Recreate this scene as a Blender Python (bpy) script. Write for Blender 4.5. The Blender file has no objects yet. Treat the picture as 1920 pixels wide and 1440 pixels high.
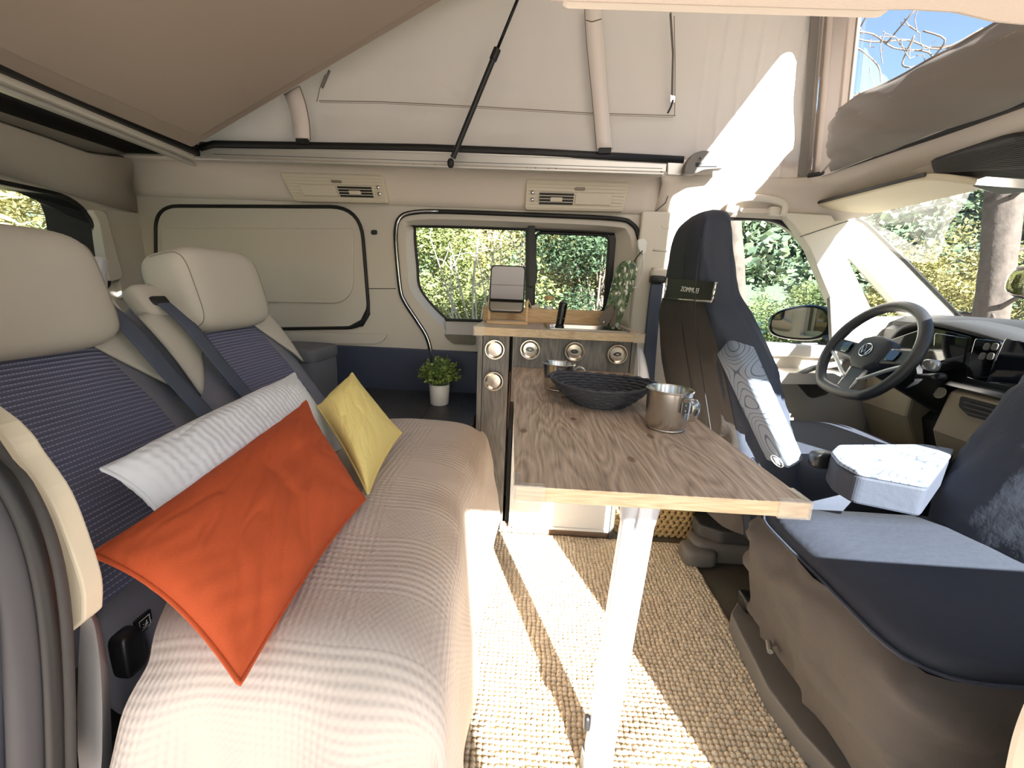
import bpy, bmesh, math, random
import numpy as np
from mathutils import Vector, Matrix, noise as mnoise
S = bpy.context.scene
COL = S.collection
R_ = math.radians
random.seed(7)

# ---------------------------------------------------------------- camera
FOC = 790.0
YAW, PIT, ROL, CAMZ = R_(2.1), R_(13.0), R_(2.45), 0.88
c_f = Vector((-math.sin(YAW)*math.cos(PIT), math.cos(YAW)*math.cos(PIT), -math.sin(PIT)))
c_r0 = Vector((math.cos(YAW), math.sin(YAW), 0)); c_u0 = c_r0.cross(c_f)
c_r = math.cos(ROL)*c_r0 + math.sin(ROL)*c_u0
c_u = math.cos(ROL)*c_u0 - math.sin(ROL)*c_r0
CAM = Vector((0, 0, CAMZ))
cam_d = bpy.data.cameras.new('camera'); cam_o = bpy.data.objects.new('camera', cam_d)
COL.objects.link(cam_o)
cam_d.sensor_width = 36.0; cam_d.lens = FOC/1920*36.0
cam_d.clip_start = 0.02; cam_d.clip_end = 2000
m = Matrix((c_r, c_u, -c_f)).transposed().to_4x4(); m.translation = CAM
cam_o.matrix_world = m
S.camera = cam_o

def at(x, y, X=None, Y=None, Z=None):
    """point on the ray of a photo pixel (1920x1440 frame) where it meets a plane"""
    d = c_r*((x-960)/FOC) + c_u*((720-y)/FOC) + c_f
    if X is not None: t = (X-CAM.x)/d.x
    elif Y is not None: t = (Y-CAM.y)/d.y
    else: t = (Z-CAM.z)/d.z
    return CAM + d*t

# ---------------------------------------------------------------- light
SUN_AZ = Vector((0.347, -0.938, 0)).normalized()   # towards the sun, from the front right of the van
SUN_EL = R_(28.5)
sun_dir = SUN_AZ*math.cos(SUN_EL) + Vector((0, 0, math.sin(SUN_EL)))
w = bpy.data.worlds.new('World'); S.world = w; w.use_nodes = True
nt = w.node_tree; nt.nodes.clear()
o = nt.nodes.new('ShaderNodeOutputWorld'); bg = nt.nodes.new('ShaderNodeBackground')
sky = nt.nodes.new('ShaderNodeTexSky'); sky.sky_type = 'NISHITA'; sky.sun_disc = False
sky.sun_elevation = SUN_EL; sky.sun_rotation = math.atan2(SUN_AZ.x, SUN_AZ.y)
sky.air_density = 1.0; sky.dust_density = 0.7; sky.ozone_density = 1.2; sky.altitude = 300
nt.links.new(sky.outputs[0], bg.inputs[0]); nt.links.new(bg.outputs[0], o.inputs[0])
bg.inputs[1].default_value = 0.12
sl = bpy.data.lights.new('sun', 'SUN'); sl.energy = 13.5; sl.angle = R_(0.53); sl.color = (1.0, 0.965, 0.95)
so = bpy.data.objects.new('sun', sl); COL.objects.link(so)
so.rotation_mode = 'QUATERNION'; so.rotation_quaternion = sun_dir.to_track_quat('Z', 'Y'); so.location = (2, -5, 5)
S.view_settings.view_transform = 'Standard'; S.view_settings.look = 'None'
S.view_settings.gamma = 1.0; S.view_settings.use_curve_mapping = False
S.view_settings.exposure = 1.95

# ---------------------------------------------------------------- materials
def lin(c):
    return tuple(((v/255)/12.92 if v/255 <= 0.04045 else ((v/255+0.055)/1.055)**2.4) for v in c)
MATS = {}
def mat(name, rgb, rough=0.6, metal=0.0, bump=0.0, bscale=200.0, var=0.0, vscale=8.0, spec=0.5, trans=0.0, coat=0.0, sub=0.0):
    if name in MATS: return MATS[name]
    M = bpy.data.materials.new(name); M.use_nodes = True; MATS[name] = M
    n = M.node_tree; b = n.nodes['Principled BSDF']; L = n.links
    col = lin(rgb) + (1,)
    b.inputs['Base Color'].default_value = col; b.inputs['Roughness'].default_value = rough
    b.inputs['Metallic'].default_value = metal; b.inputs['Specular IOR Level'].default_value = spec
    if trans: b.inputs['Transmission Weight'].default_value = trans
    if coat: b.inputs['Coat Weight'].default_value = coat; b.inputs['Coat Roughness'].default_value = 0.05
    if bump or var:
        tc = n.nodes.new('ShaderNodeTexCoord')
    if var:
        t = n.nodes.new('ShaderNodeTexNoise'); t.inputs['Scale'].default_value = vscale; t.inputs['Detail'].default_value = 4
        L.new(tc.outputs['Object'], t.inputs['Vector'])
        mx = n.nodes.new('ShaderNodeMix'); mx.data_type = 'RGBA'
        mx.inputs[6].default_value = tuple(v*(1-var) for v in col[:3])+(1,)
        mx.inputs[7].default_value = tuple(min(1, v*(1+var)) for v in col[:3])+(1,)
        L.new(t.outputs[0], mx.inputs[0]); L.new(mx.outputs[2], b.inputs['Base Color'])
    if bump:
        t = n.nodes.new('ShaderNodeTexNoise'); t.inputs['Scale'].default_value = bscale; t.inputs['Detail'].default_value = 3
        L.new(tc.outputs['Object'], t.inputs['Vector'])
        bp = n.nodes.new('ShaderNodeBump'); bp.inputs['Strength'].default_value = bump; bp.inputs['Distance'].default_value = 0.004
        L.new(t.outputs[0], bp.inputs['Height']); L.new(bp.outputs[0], b.inputs['Normal'])
    return M
def nodes_of(M): return M.node_tree, M.node_tree.nodes['Principled BSDF'], M.node_tree.links
def math_n(n, op, a, b=None, c=None):
    q = n.nodes.new('ShaderNodeMath'); q.operation = op
    for i, v in enumerate((a, b, c)):
        if v is None: continue
        if isinstance(v, (int, float)): q.inputs[i].default_value = v
        else: n.links.new(v, q.inputs[i])
    return q.outputs[0]
def ramp(n, fac, stops):
    r = n.nodes.new('ShaderNodeValToRGB'); n.links.new(fac, r.inputs[0])
    els = r.color_ramp.elements
    while len(els) < len(stops): els.new(0.5)
    for e, (p, c) in zip(els, stops): e.position = p; e.color = lin(c)+(1,)
    return r.outputs[0]

def wood(name, dark, light, axis='Y', scale=1.0, rough=0.55):
    """laminate with long grain, cathedral figures and a few knots"""
    M = mat(name, light, rough); n, b, L = nodes_of(M)
    tc = n.nodes.new('ShaderNodeTexCoord'); mp = n.nodes.new('ShaderNodeMapping')
    L.new(tc.outputs['Object'], mp.inputs[0])
    k = {'X': (1, 9, 9), 'Y': (9, 1, 9), 'Z': (9, 9, 1)}[axis]
    mp.inputs['Scale'].default_value = tuple(v*scale for v in k)
    a = n.nodes.new('ShaderNodeTexNoise'); a.inputs['Scale'].default_value = 1.6; a.inputs['Detail'].default_value = 2; a.inputs['Distortion'].default_value = 0.6
    L.new(mp.outputs[0], a.inputs['Vector'])
    rings = math_n(n, 'FRACT', math_n(n, 'MULTIPLY', a.outputs[0], 14.0))
    rings = math_n(n, 'ABSOLUTE', math_n(n, 'SUBTRACT', rings, 0.5))
    f = n.nodes.new('ShaderNodeTexNoise'); f.inputs['Scale'].default_value = 22; f.inputs['Detail'].default_value = 6
    mp2 = n.nodes.new('ShaderNodeMapping'); L.new(tc.outputs['Object'], mp2.inputs[0])
    k2 = {'X': (.8, 14, 14), 'Y': (14, .8, 14), 'Z': (14, 14, .8)}[axis]
    mp2.inputs['Scale'].default_value = tuple(v*scale for v in k2)
    L.new(mp2.outputs[0], f.inputs['Vector'])
    v = n.nodes.new('ShaderNodeTexVoronoi'); v.inputs['Scale'].default_value = 6.0; v.voronoi_dimensions = '3D' if axis == 'Z' else '2D'
    mp3 = n.nodes.new('ShaderNodeMapping'); L.new(tc.outputs['Object'], mp3.inputs[0])
    mp3.inputs['Scale'].default_value = {'X': (.5, 1.4, 1), 'Y': (1.4, .8, 1), 'Z': (1.2, 1, .5)}[axis]
    L.new(mp3.outputs[0], v.inputs['Vector'])
    knot = math_n(n, 'SUBTRACT', 1.0, math_n(n, 'MULTIPLY', math_n(n, 'MINIMUM', v.outputs[0], 0.07), 1/0.07))
    fac = math_n(n, 'ADD', math_n(n, 'MULTIPLY', rings, 0.45), math_n(n, 'MULTIPLY', f.outputs[0], 0.75))
    fac = math_n(n, 'SUBTRACT', fac, math_n(n, 'MULTIPLY', knot, 0.6))
    L.new(ramp(n, fac, [(0.18, dark), (0.75, light)]), b.inputs['Base Color'])
    bp = n.nodes.new('ShaderNodeBump'); bp.inputs['Strength'].default_value = 0.12; bp.inputs['Distance'].default_value = 0.001
    L.new(f.outputs[0], bp.inputs['Height']); L.new(bp.outputs[0], b.inputs['Normal'])
    return M
def glass(name, tint=(1, 1, 1), amount=1.0):
    """thin pane: clear, with a Fresnel reflection"""
    M = bpy.data.materials.new(name); M.use_nodes = True; MATS[name] = M
    n = M.node_tree; n.nodes.clear(); L = n.links
    out = n.nodes.new('ShaderNodeOutputMaterial'); t = n.nodes.new('ShaderNodeBsdfTransparent'); g = n.nodes.new('ShaderNodeBsdfGlossy')
    t.inputs[0].default_value = tint+(1,); g.inputs['Roughness'].default_value = 0.02
    fr = n.nodes.new('ShaderNodeFresnel'); fr.inputs[0].default_value = 1.45
    mx = n.nodes.new('ShaderNodeMixShader')
    L.new(math_n(n, 'MULTIPLY', fr.outputs[0], amount), mx.inputs[0]); L.new(t.outputs[0], mx.inputs[1]); L.new(g.outputs[0], mx.inputs[2])
    L.new(mx.outputs[0], out.inputs[0])
    return M

LINING = mat('lining', (200, 190, 178), 0.85, bump=0.15, bscale=900)
PLASTIC = mat('beige_plastic', (190, 183, 171), 0.6, bump=0.08, bscale=700)
PLASTICL = mat('light_plastic', (204, 197, 184), 0.55, bump=0.05, bscale=700)
NAVY = mat('navy_panel', (56, 62, 80), 0.55, bump=0.1, bscale=600)
BLACK = mat('black_rubber', (14, 14, 15), 0.55)
BLACKP = mat('black_plastic', (22, 23, 25), 0.4)
GLOSS = mat('piano_black', (8, 8, 10), 0.06, coat=0.5)
DARKG = mat('dark_grey_plastic', (72, 71, 70), 0.6, bump=0.1, bscale=500)
MIDG = mat('mid_grey_plastic', (112, 108, 102), 0.65, bump=0.1, bscale=500)
ALU = mat('aluminium', (205, 205, 200), 0.4, 0.75)
CHROME = mat('chrome', (220, 220, 220), 0.12, 1.0)
STEEL = mat('stainless_steel', (200, 196, 190), 0.24, 1.0)
WHITEP = mat('white_plastic', (228, 228, 226), 0.35)
CANVAS = mat('canvas', (208, 199, 192), 0.9, bump=0.12, bscale=25)
def translucent(M, rgb, f):
    n, b, L = nodes_of(M); t = n.nodes.new('ShaderNodeBsdfTranslucent'); t.inputs[0].default_value = lin(rgb)+(1,)
    mx = n.nodes.new('ShaderNodeMixShader'); mx.inputs[0].default_value = f; o_ = n.nodes['Material Output']
    L.new(b.outputs[0], mx.inputs[1]); L.new(t.outputs[0], mx.inputs[2]); L.new(mx.outputs[0], o_.inputs[0])
translucent(CANVAS, (212, 200, 188), .25)
FLAPG = mat('grey_flap_canvas', (114, 108, 100), 0.85, bump=0.05, bscale=300)
GLASS = glass('window_glass', (0.93, 0.96, 0.94), 0.12)
SCREENG = glass('screen_glass', (1, 1, 1), 1.0)

# ---------------------------------------------------------------- mesh helpers
WLOC = {}
def mk(name, V, F, M, parent=None, smooth=False, label=None, cat=None, group=None, kind=None, bevel=0.0, seg=2, sub=0, uv=None, fix=True, auto=None):
    V = [Vector(v) for v in V]
    if parent is not None: off = WLOC[parent.name]
    else:
        xs = [v.x for v in V]; ys = [v.y for v in V]; zs = [v.z for v in V]
        off = Vector(((min(xs)+max(xs))/2, (min(ys)+max(ys))/2, min(zs)))
    me = bpy.data.meshes.new(name)
    me.from_pydata([v-off for v in V], [], F); me.update()
    if uv is not None:
        ul = me.uv_layers.new(name='UVMap')
        li = np.zeros(len(me.loops), dtype=np.int32); me.loops.foreach_get('vertex_index', li)
        ul.data.foreach_set('uv', np.array(uv, dtype=np.float32)[li].ravel())
    if fix:
        bm = bmesh.new(); bm.from_mesh(me); bmesh.ops.recalc_face_normals(bm, faces=bm.faces); bm.to_mesh(me); bm.free()
    if smooth:
        me.polygons.foreach_set('use_smooth', [True]*len(me.polygons))
        if auto: 
            try: me.set_sharp_from_angle(angle=R_(auto))
            except Exception: pass
    if M: me.materials.append(M)
    ob = bpy.data.objects.new(name, me); COL.objects.link(ob)
    if parent is not None: ob.parent = parent
    else: ob.location = off
    WLOC[ob.name] = off.copy()
    if bevel:
        q = ob.modifiers.new('bevel', 'BEVEL'); q.width = bevel; q.segments = seg; q.limit_method = 'ANGLE'; q.angle_limit = R_(35)
    if sub:
        q = ob.modifiers.new('sub', 'SUBSURF'); q.levels = sub; q.render_levels = sub
    tag(ob, label, cat, group, kind)
    return ob
def tag(ob, label=None, cat=None, group=None, kind=None):
    if label: ob['label'] = label
    if cat: ob['category'] = cat
    if group: ob['group'] = group
    if kind: ob['kind'] = kind
    return ob
def thing(name, loc, label, cat, group=None, kind=None):
    e = bpy.data.objects.new(name, None); COL.objects.link(e); e.location = Vector(loc); e.empty_display_size = 0.05
    WLOC[e.name] = Vector(loc)
    tag(e, label, cat, group, kind); return e
def join(*ms):
    V, F = [], []
    for v, f in ms:
        k = len(V); V += [tuple(q) for q in v]; F += [tuple(i+k for i in g) for g in f]
    return V, F
BOXF = [(0, 1, 3, 2), (4, 6, 7, 5), (0, 4, 5, 1), (2, 3, 7, 6), (0, 2, 6, 4), (1, 5, 7, 3)]
def box(x0, x1, y0, y1, z0, z1):
    return [(x, y, z) for x in (x0, x1) for y in (y0, y1) for z in (z0, z1)], BOXF
def obox(o, a, b, c):
    """oriented box from corner o and three edge vectors"""
    o, a, b, c = map(Vector, (o, a, b, c))
    return [o+a*i+b*j+c*k for i in (0, 1) for j in (0, 1) for k in (0, 1)], BOXF
def extr(poly, vec):
    vec = Vector(vec); poly = [Vector(p) for p in poly]; n = len(poly)
    V = poly + [p+vec for p in poly]
    F = [tuple(range(n)), tuple(range(2*n-1, n-1, -1))] + [(i, (i+1) % n, n+(i+1) % n, n+i) for i in range(n)]
    return V, F
def loft(loops, closed=True, caps=True):
    n = len(loops[0]); V = [Vector(p) for l in loops for p in l]; F = []
    for i in range(len(loops)-1):
        for j in range(n if closed else n-1):
            a, b = i*n+j, i*n+(j+1) % n
            F.append((a, b, b+n, a+n))
    if caps and closed:
        F.append(tuple(range(n-1, -1, -1))); k = (len(loops)-1)*n; F.append(tuple(range(k, k+n)))
    return V, F
def tube(path, r, n=8, closed=False, caps=True, flat=None):
    """sweep; r number or list; flat=(ra, rb, up) makes an oval/strap section"""
    P = [Vector(p) for p in path]; N = len(P); loops = []
    up = Vector(flat[2]) if flat else None; prev = None
    for i in range(N):
        if closed: t = (P[(i+1) % N]-P[i-1]).normalized()
        else: t = (P[min(i+1, N-1)]-P[max(i-1, 0)]).normalized()
        if flat: b = t.cross(up).normalized(); a = b.cross(t).normalized()
        else:
            if prev is None:
                a = t.orthogonal().normalized()
            else:
                a = (prev - t*prev.dot(t)).normalized()
            prev = a; b = t.cross(a)
        rr = r[i] if isinstance(r, (list, tuple)) else r
        ra, rb = (flat[0], flat[1]) if flat else (rr, rr)
        loops.append([P[i]+a*(math.cos(2*math.pi*k/n)*ra)+b*(math.sin(2*math.pi*k/n)*rb) for k in range(n)])
    if closed: loops.append(loops[0]); return loft(loops, True, False)
    return loft(loops, True, caps)
def smooth_path(pts, n=6, closed=False):
    P = [Vector(p) for p in pts]; out = []; N = len(P)
    rng = range(N if closed else N-1)
    for i in rng:
        if closed: p0, p1, p2, p3 = P[i-1], P[i], P[(i+1) % N], P[(i+2) % N]
        else: p0, p1, p2, p3 = P[max(i-1, 0)], P[i], P[i+1], P[min(i+2, N-1)]
        for k in range(n):
            t = k/n
            out.append(0.5*((2*p1)+(p2-p0)*t+(2*p0-5*p1+4*p2-p3)*t*t+(3*p1-p0-3*p2+p3)*t**3))
    if not closed: out.append(P[-1])
    return out
def lathe(prof, c=(0, 0, 0), n=32, axis=(0, 0, 1), closed=False):
    ax = Vector(axis).normalized(); a = ax.orthogonal().normalized(); b = ax.cross(a); c = Vector(c)
    loops = [[c+ax*z+(a*math.cos(2*math.pi*k/n)+b*math.sin(2*math.pi*k/n))*max(r, 1e-5) for k in range(n)] for r, z in prof]
    if closed: loops.append(loops[0]); return loft(loops, True, False)
    return loft(loops, True, True)
def rpoly(pts, r, n=5):
    """round the corners of a polygon (Vectors, any plane); r number or list"""
    P = [Vector(p) for p in pts]; out = []; N = len(P)
    for i in range(N):
        p, a, b = P[i], P[i-1], P[(i+1) % N]; rr = r[i] if isinstance(r, (list, tuple)) else r
        u = a-p; v = b-p; d = min(rr, u.length*0.49, v.length*0.49)
        if d < 1e-5: out += [p]*1; continue
        s = p+u.normalized()*d; e = p+v.normalized()*d
        for k in range(n+1):
            t = k/n; out.append(s*(1-t)**2+p*2*t*(1-t)+e*t*t)
    return out
def resample(loop, n, closed=True):
    P = [Vector(p) for p in loop]
    if closed: P = P+[P[0]]
    d = [0]
    for i in range(1, len(P)): d.append(d[-1]+(P[i]-P[i-1]).length)
    out = []; T = d[-1]; j = 0
    for k in range(n):
        s = T*k/(n if closed else n-1)
        while j < len(d)-2 and d[j+1] < s: j += 1
        q = (s-d[j])/max(d[j+1]-d[j], 1e-9); out.append(P[j].lerp(P[j+1], min(1, q)))
    return out
def grid(fn, nu, nv, uvs=None):
    V = []; U = []
    for i in range(nu+1):
        for j in range(nv+1):
            V.append(Vector(fn(i/nu, j/nv))); U.append(uvs(i/nu, j/nv) if uvs else (i/nu, j/nv))
    F = [(i*(nv+1)+j, (i+1)*(nv+1)+j, (i+1)*(nv+1)+j+1, i*(nv+1)+j+1) for i in range(nu) for j in range(nv)]
    return V, F, U
def plate(outer, holes, vec):
    """planar polygon with holes, given a thickness along vec"""
    bm = bmesh.new(); E = []
    for lp in [outer]+holes:
        vs = [bm.verts.new(Vector(p)) for p in lp]
        for i in range(len(vs)): E.append(bm.edges.new((vs[i], vs[(i+1) % len(vs)])))
    bmesh.ops.triangle_fill(bm, use_beauty=True, use_dissolve=False, edges=E)
    # drop any fill inside holes
    r = bmesh.ops.extrude_face_region(bm, geom=list(bm.faces))
    bmesh.ops.translate(bm, vec=Vector(vec), verts=[g for g in r['geom'] if isinstance(g, bmesh.types.BMVert)])
    bm.verts.index_update(); V = [v.co.copy() for v in bm.verts]; F = [tuple(v.index for v in f.verts) for f in bm.faces]
    bm.free(); return V, F
def rbox(c, sx, sy, sz, r=0.3, n=10, ex=None, ey=None, ez=None, pw=4.0):
    """soft cushion-like box (superellipsoid) centred at c with half sizes, on axes ex, ey, ez"""
    ex = Vector(ex or (1, 0, 0)); ey = Vector(ey or (0, 1, 0)); ez = Vector(ez or (0, 0, 1)); c = Vector(c)
    def sg(v, p): return math.copysign(abs(v)**p, v)
    V = []; e = 2.0/pw; nu, nv = n*4, n*2
    for i in range(nv+1):
        ph = -math.pi/2+math.pi*i/nv
        for j in range(nu):
            th = 2*math.pi*j/nu
            V.append(c+ex*(sx*sg(math.cos(ph), e)*sg(math.cos(th), e))+ey*(sy*sg(math.cos(ph), e)*sg(math.sin(th), e))+ez*(sz*sg(math.sin(ph), e)))
    F = [(i*nu+j, i*nu+(j+1) % nu, (i+1)*nu+(j+1) % nu, (i+1)*nu+j) for i in range(nv) for j in range(nu)]
    return V, F
def px(pts, **k): return [at(x, y, **k) for x, y in pts]
def copy_thing(o, loc=None, label=None):
    r = o.copy(); COL.objects.link(r)
    if loc is not None: r.location = loc
    if label: r['label'] = label
    for ch in o.children:
        c = ch.copy(); COL.objects.link(c); c.parent = r
        for g in ch.children:
            d = g.copy(); COL.objects.link(d); d.parent = c
    return r
def text(body, name, size, M, parent, origin, ex, ey, depth=0.0004, align='CENTER'):
    """flat lettering turned into a mesh in the plane of ex (reading direction) and ey (up)"""
    cu = bpy.data.curves.new(name, 'FONT'); cu.body = body; cu.size = size; cu.extrude = depth; cu.align_x = align; cu.align_y = 'CENTER'
    tmp = bpy.data.objects.new(name+'_tmp', cu); COL.objects.link(tmp)
    dg = bpy.context.evaluated_depsgraph_get(); me = bpy.data.meshes.new_from_object(tmp.evaluated_get(dg))
    V = [v.co.copy() for v in me.vertices]; F = [tuple(p.vertices) for p in me.polygons]
    bpy.data.objects.remove(tmp); bpy.data.curves.remove(cu); bpy.data.meshes.remove(me)
    ex = Vector(ex).normalized(); ey = Vector(ey).normalized(); ez = ex.cross(ey); origin = Vector(origin)
    return mk(name, [origin+ex*v.x+ey*v.y+ez*v.z for v in V], F, M, parent, fix=False)
# ================================================================ the van's shell
WY = 1.72          # far side wall
NY = 0.30          # near side wall with the open sliding door
def st(name, V, F, M, parent=None, **k):
    return mk(name, V, F, M, parent, kind=None if parent else 'structure', **k)
FLOORM = mat('floor_vinyl', (96, 92, 80), 0.6, bump=0.3, bscale=300, var=0.15, vscale=12)
st('floor', *box(-1.62, 1.75, NY-0.02, WY+0.05, -0.06, 0.0), FLOORM)

# far wall: rear quarter panel and sliding door with its window
win_out = smooth_path(px([(762, 440), (778, 412), (1000, 417), (1150, 425), (1178, 437), (1184, 480), (1176, 600), (1165, 640), (862, 632), (832, 614), (774, 552), (764, 500)], Y=WY), 5, True)
win_in = smooth_path(px([(778, 430), (790, 424), (990, 430), (1135, 437), (1148, 445), (1148, 480), (1134, 585), (1125, 604), (860, 600), (833, 594), (790, 545), (783, 500)], Y=WY+0.07), 5, True)
wall = st('wall_far', *plate([(-1.64, WY, 0.60), (0.46, WY, 0.60), (0.46, WY, 1.322), (-1.64, WY, 1.322)], [win_out], (0, 0.03, 0)), PLASTIC)
st('lower_panel', *box(-1.64, 0.46, WY-0.012, WY+0.03, 0.0, 0.612), NAVY, wall, bevel=0.006)
V, F = loft([win_out, win_in], True, False)
st('window_reveal', V, F, PLASTIC, wall, smooth=True)
seal = smooth_path(px([(812, 720), (808, 665), (800, 632), (782, 602), (758, 565), (750, 540), (744, 480), (742, 435), (750, 408), (778, 398), (840, 397), (1000, 403), (1150, 410), (1185, 420), (1197, 442), (1200, 480), (1197, 560), (1190, 640), (1184, 700)], Y=WY-0.004), 5)
st('door_seal', *tube(seal, 0.0085, 8), BLACK, wall, smooth=True)
st('seal_lip', *tube([p+Vector((0.004, -0.007, 0)) for p in seal[:50]], 0.0035, 6), CHROME, wall, smooth=True)
# rear trim panel (blank plate with a raised field)
rp = rpoly(px([(294, 620), (292, 386), (676, 388), (694, 614)], Y=WY-0.006), [0.02, 0.09, 0.12, 0.1], 8)
st('quarter_panel', *extr(rp, (0, 0.02, 0)), PLASTIC, wall, bevel=0.006)
rp2 = rpoly(px([(302, 620), (303, 427), (662, 428), (662, 570), (480, 566)], Y=WY-0.016), [0.01, 0.008, 0.02, 0.1, 0.01], 8)
st('raised_field', *extr(rp2, (0, 0.012, 0)), PLASTIC, wall, bevel=0.005)
st('quarter_seal', *tube(rp, 0.007, 6, True), BLACK, wall, smooth=True)
st('seal_gap', *extr(px([(690, 560), (693, 590), (680, 612), (650, 616), (655, 611), (676, 600), (686, 580)], Y=WY-0.008), (0, 0.01, 0)), BLACK, wall)
st('trim_ledge', *extr(rpoly(px([(540, 622), (727, 627), (718, 640), (700, 645), (540, 642)], Y=WY-0.012), 0.012), (0, 0.013, 0)), PLASTIC, wall, bevel=0.004)
st('speaker_mesh', *extr(rpoly(px([(832, 627), (892, 629), (892, 647), (850, 645), (838, 636)], Y=WY-0.006), 0.01), (0, 0.01, 0)), mat('knit_mesh', (120, 116, 104), 0.8, bump=0.8, bscale=260), wall)
st('panel_joint', *tube(px([(690, 541), (742, 541)], Y=WY-0.001), 0.0016, 5), DARKG, wall)
st('power_socket', *extr(rpoly(px([(695, 431), (707, 431), (707, 440), (695, 440)], Y=WY-0.004), 0.008), (0, 0.006, 0)), BLACKP, wall, bevel=0.002)
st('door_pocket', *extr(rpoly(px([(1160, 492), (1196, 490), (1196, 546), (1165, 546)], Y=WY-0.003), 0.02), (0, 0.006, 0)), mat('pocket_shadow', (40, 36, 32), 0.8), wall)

# window of the far sliding door
w1 = thing('window_1', at(960, 600, Y=WY+0.06), None, None, kind='structure')
gy = WY+0.072
st('pane', *extr(resample(px([(780, 426), (988, 430), (985, 602), (836, 596), (790, 546), (783, 500)], Y=gy), 40), (0, 0.004, 0)), GLASS, w1)
st('pane', *extr(px([(1000, 432), (1147, 440), (1134, 604), (1000, 604)], Y=gy), (0, 0.004, 0)), GLASS, w1)
st('frame', *tube([p+Vector((0, -0.004, 0)) for p in win_in], 0.007, 6, True), BLACK, w1, smooth=True)
st('mullion', *extr(px([(985, 420), (1003, 420), (1001, 606), (985, 606)], Y=gy-0.018), (0, 0.02, 0)), BLACKP, w1, bevel=0.003)
st('slider_frame', *tube(rpoly(px([(1004, 436), (1143, 441), (1132, 586), (1000, 584)], Y=gy-0.012), 0.03), 0.006, 6, True), BLACK, w1, smooth=True)
st('post', *extr(px([(1142, 440), (1156, 440), (1143, 600), (1130, 600)], Y=gy-0.016), (0, 0.018, 0)), BLACKP, w1, bevel=0.002)
lt = st('latch', *extr(rpoly(px([(990, 418), (1003, 418), (1004, 482), (1008, 500), (1007, 530), (998, 540), (990, 538)], Y=gy-0.04), 0.015), (0, 0.022, 0)), BLACKP, w1, bevel=0.006)

# far roof lining strip with the two air vents
prof = [(1.650, 1.289), (1.672, 1.289), (1.69, 1.275), (1.702, 1.235), (1.706, 1.19), (1.712, 1.168), (WY+0.02, 1.164)]
xs = [-1.60+i*(2.06/30) for i in range(31)]
V = [(x, y, z) for x in xs for y, z in prof]; n = len(prof)
F = [(i*n+j, (i+1)*n+j, (i+1)*n+j+1, i*n+j+1) for i in range(30) for j in range(n-1)]
lin_far = st('trim_1', V, F, LINING, smooth=True)
q = lin_far.modifiers.new('thick', 'SOLIDIFY'); q.thickness = 0.012; q.offset = -1 
q.offset = 1
VENTM = mat('vent_face', (196, 187, 168), 0.6)
def vent(quad, flip, name_label):
    """air outlet panel: quad = px corners tl, tr, br, bl"""
    ys = 1.688
    tl, tr, br, bl = [at(*p, Y=ys) for p in quad]
    def P(u, v, d=0.0):
        return tl.lerp(tr, u).lerp(bl.lerp(br, u), v)+Vector((0, -d, 0))
    def U(u): return 1-u if flip else u
    e = thing('air_vent', P(.5, 1), name_label, 'air vent', 'air vents in the roof lining')
    mk('panel', *extr(rpoly([P(0, 0), P(1, 0), P(1, 1), P(0, 1)], 0.012), (0, 0.03, 0)), VENTM, e, bevel=0.004)
    for k in range(9):
        v = 0.06+k*0.11
        mk('rib', *obox(P(0.03, v, .0025), P(.97, v)-P(.03, v), (0, 0.004, 0), (0, 0, 0.0018)), VENTM, e)
    a, b = sorted((U(0.52), U(0.86)))
    mk('outlet', *extr([P(a, .42, .0035), P(b, .42, .0035), P(b, .82, .0035), P(a, .82, .0035)], (0, 0.004, 0)), BLACK, e)
    for k in range(4):
        v = 0.46+k*0.1
        mk('slat', *obox(P(a, v, .009), P(b, v)-P(a, v), (0, 0.008, 0.0015), (0, 0, 0.0026)), VENTM, e)
    a2, b2 = sorted((U(0.14), U(0.50)))
    mk('shutter', *extr([P(a2, .42, .005), P(b2, .42, .005), P(b2, .80, .005), P(a2, .80, .005)], (0, 0.006, 0)), VENTM, e, bevel=0.0015)
    mk('tab', *extr(rpoly([P((a+b)/2-.06, .6, .014), P((a+b)/2+.06, .6, .014), P((a+b)/2+.06, .74, .014), P((a+b)/2-.06, .74, .014)], 0.004), (0, 0.008, 0)), VENTM, e, bevel=0.002)
    mk('button', *extr(rpoly([P(.48, .24, .006), P(.58, .24, .006), P(.58, .33, .006), P(.48, .33, .006)], 0.004), (0, 0.006, 0)), mat('vent_button', (120, 110, 96), 0.5), e, bevel=0.001)
    ub = U(0.93)
    for v in (0.45, 0.68):
        mk('reading_light', *lathe([(0.0001, 0.004), (0.006, 0.003), (0.0075, 0)], P(ub, v, .003), 12, (0, -1, 0)), CHROME, e, smooth=True)
    return e
vent([(522, 322), (718, 328), (728, 381), (552, 377)], False, 'beige air vent panel in roof lining above the blank panel')
vent([(987, 334), (1182, 341), (1168, 397), (984, 393)], True, 'beige air vent panel in roof lining above the sliding window')

# ceiling plate with the roof opening
st('ceiling', *plate([(-1.66, NY-0.06, 1.325), (1.2, NY-0.06, 1.325), (1.2, WY+0.05, 1.325), (-1.66, WY+0.05, 1.325)],
   [[(-1.26, 0.46, 1.325), (0.985, 0.46, 1.325), (0.985, 1.668, 1.325), (-1.26, 1.668, 1.325)]], (0, 0, 0.03)), mat('roof_dark', (28, 27, 26), 0.8))
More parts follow.
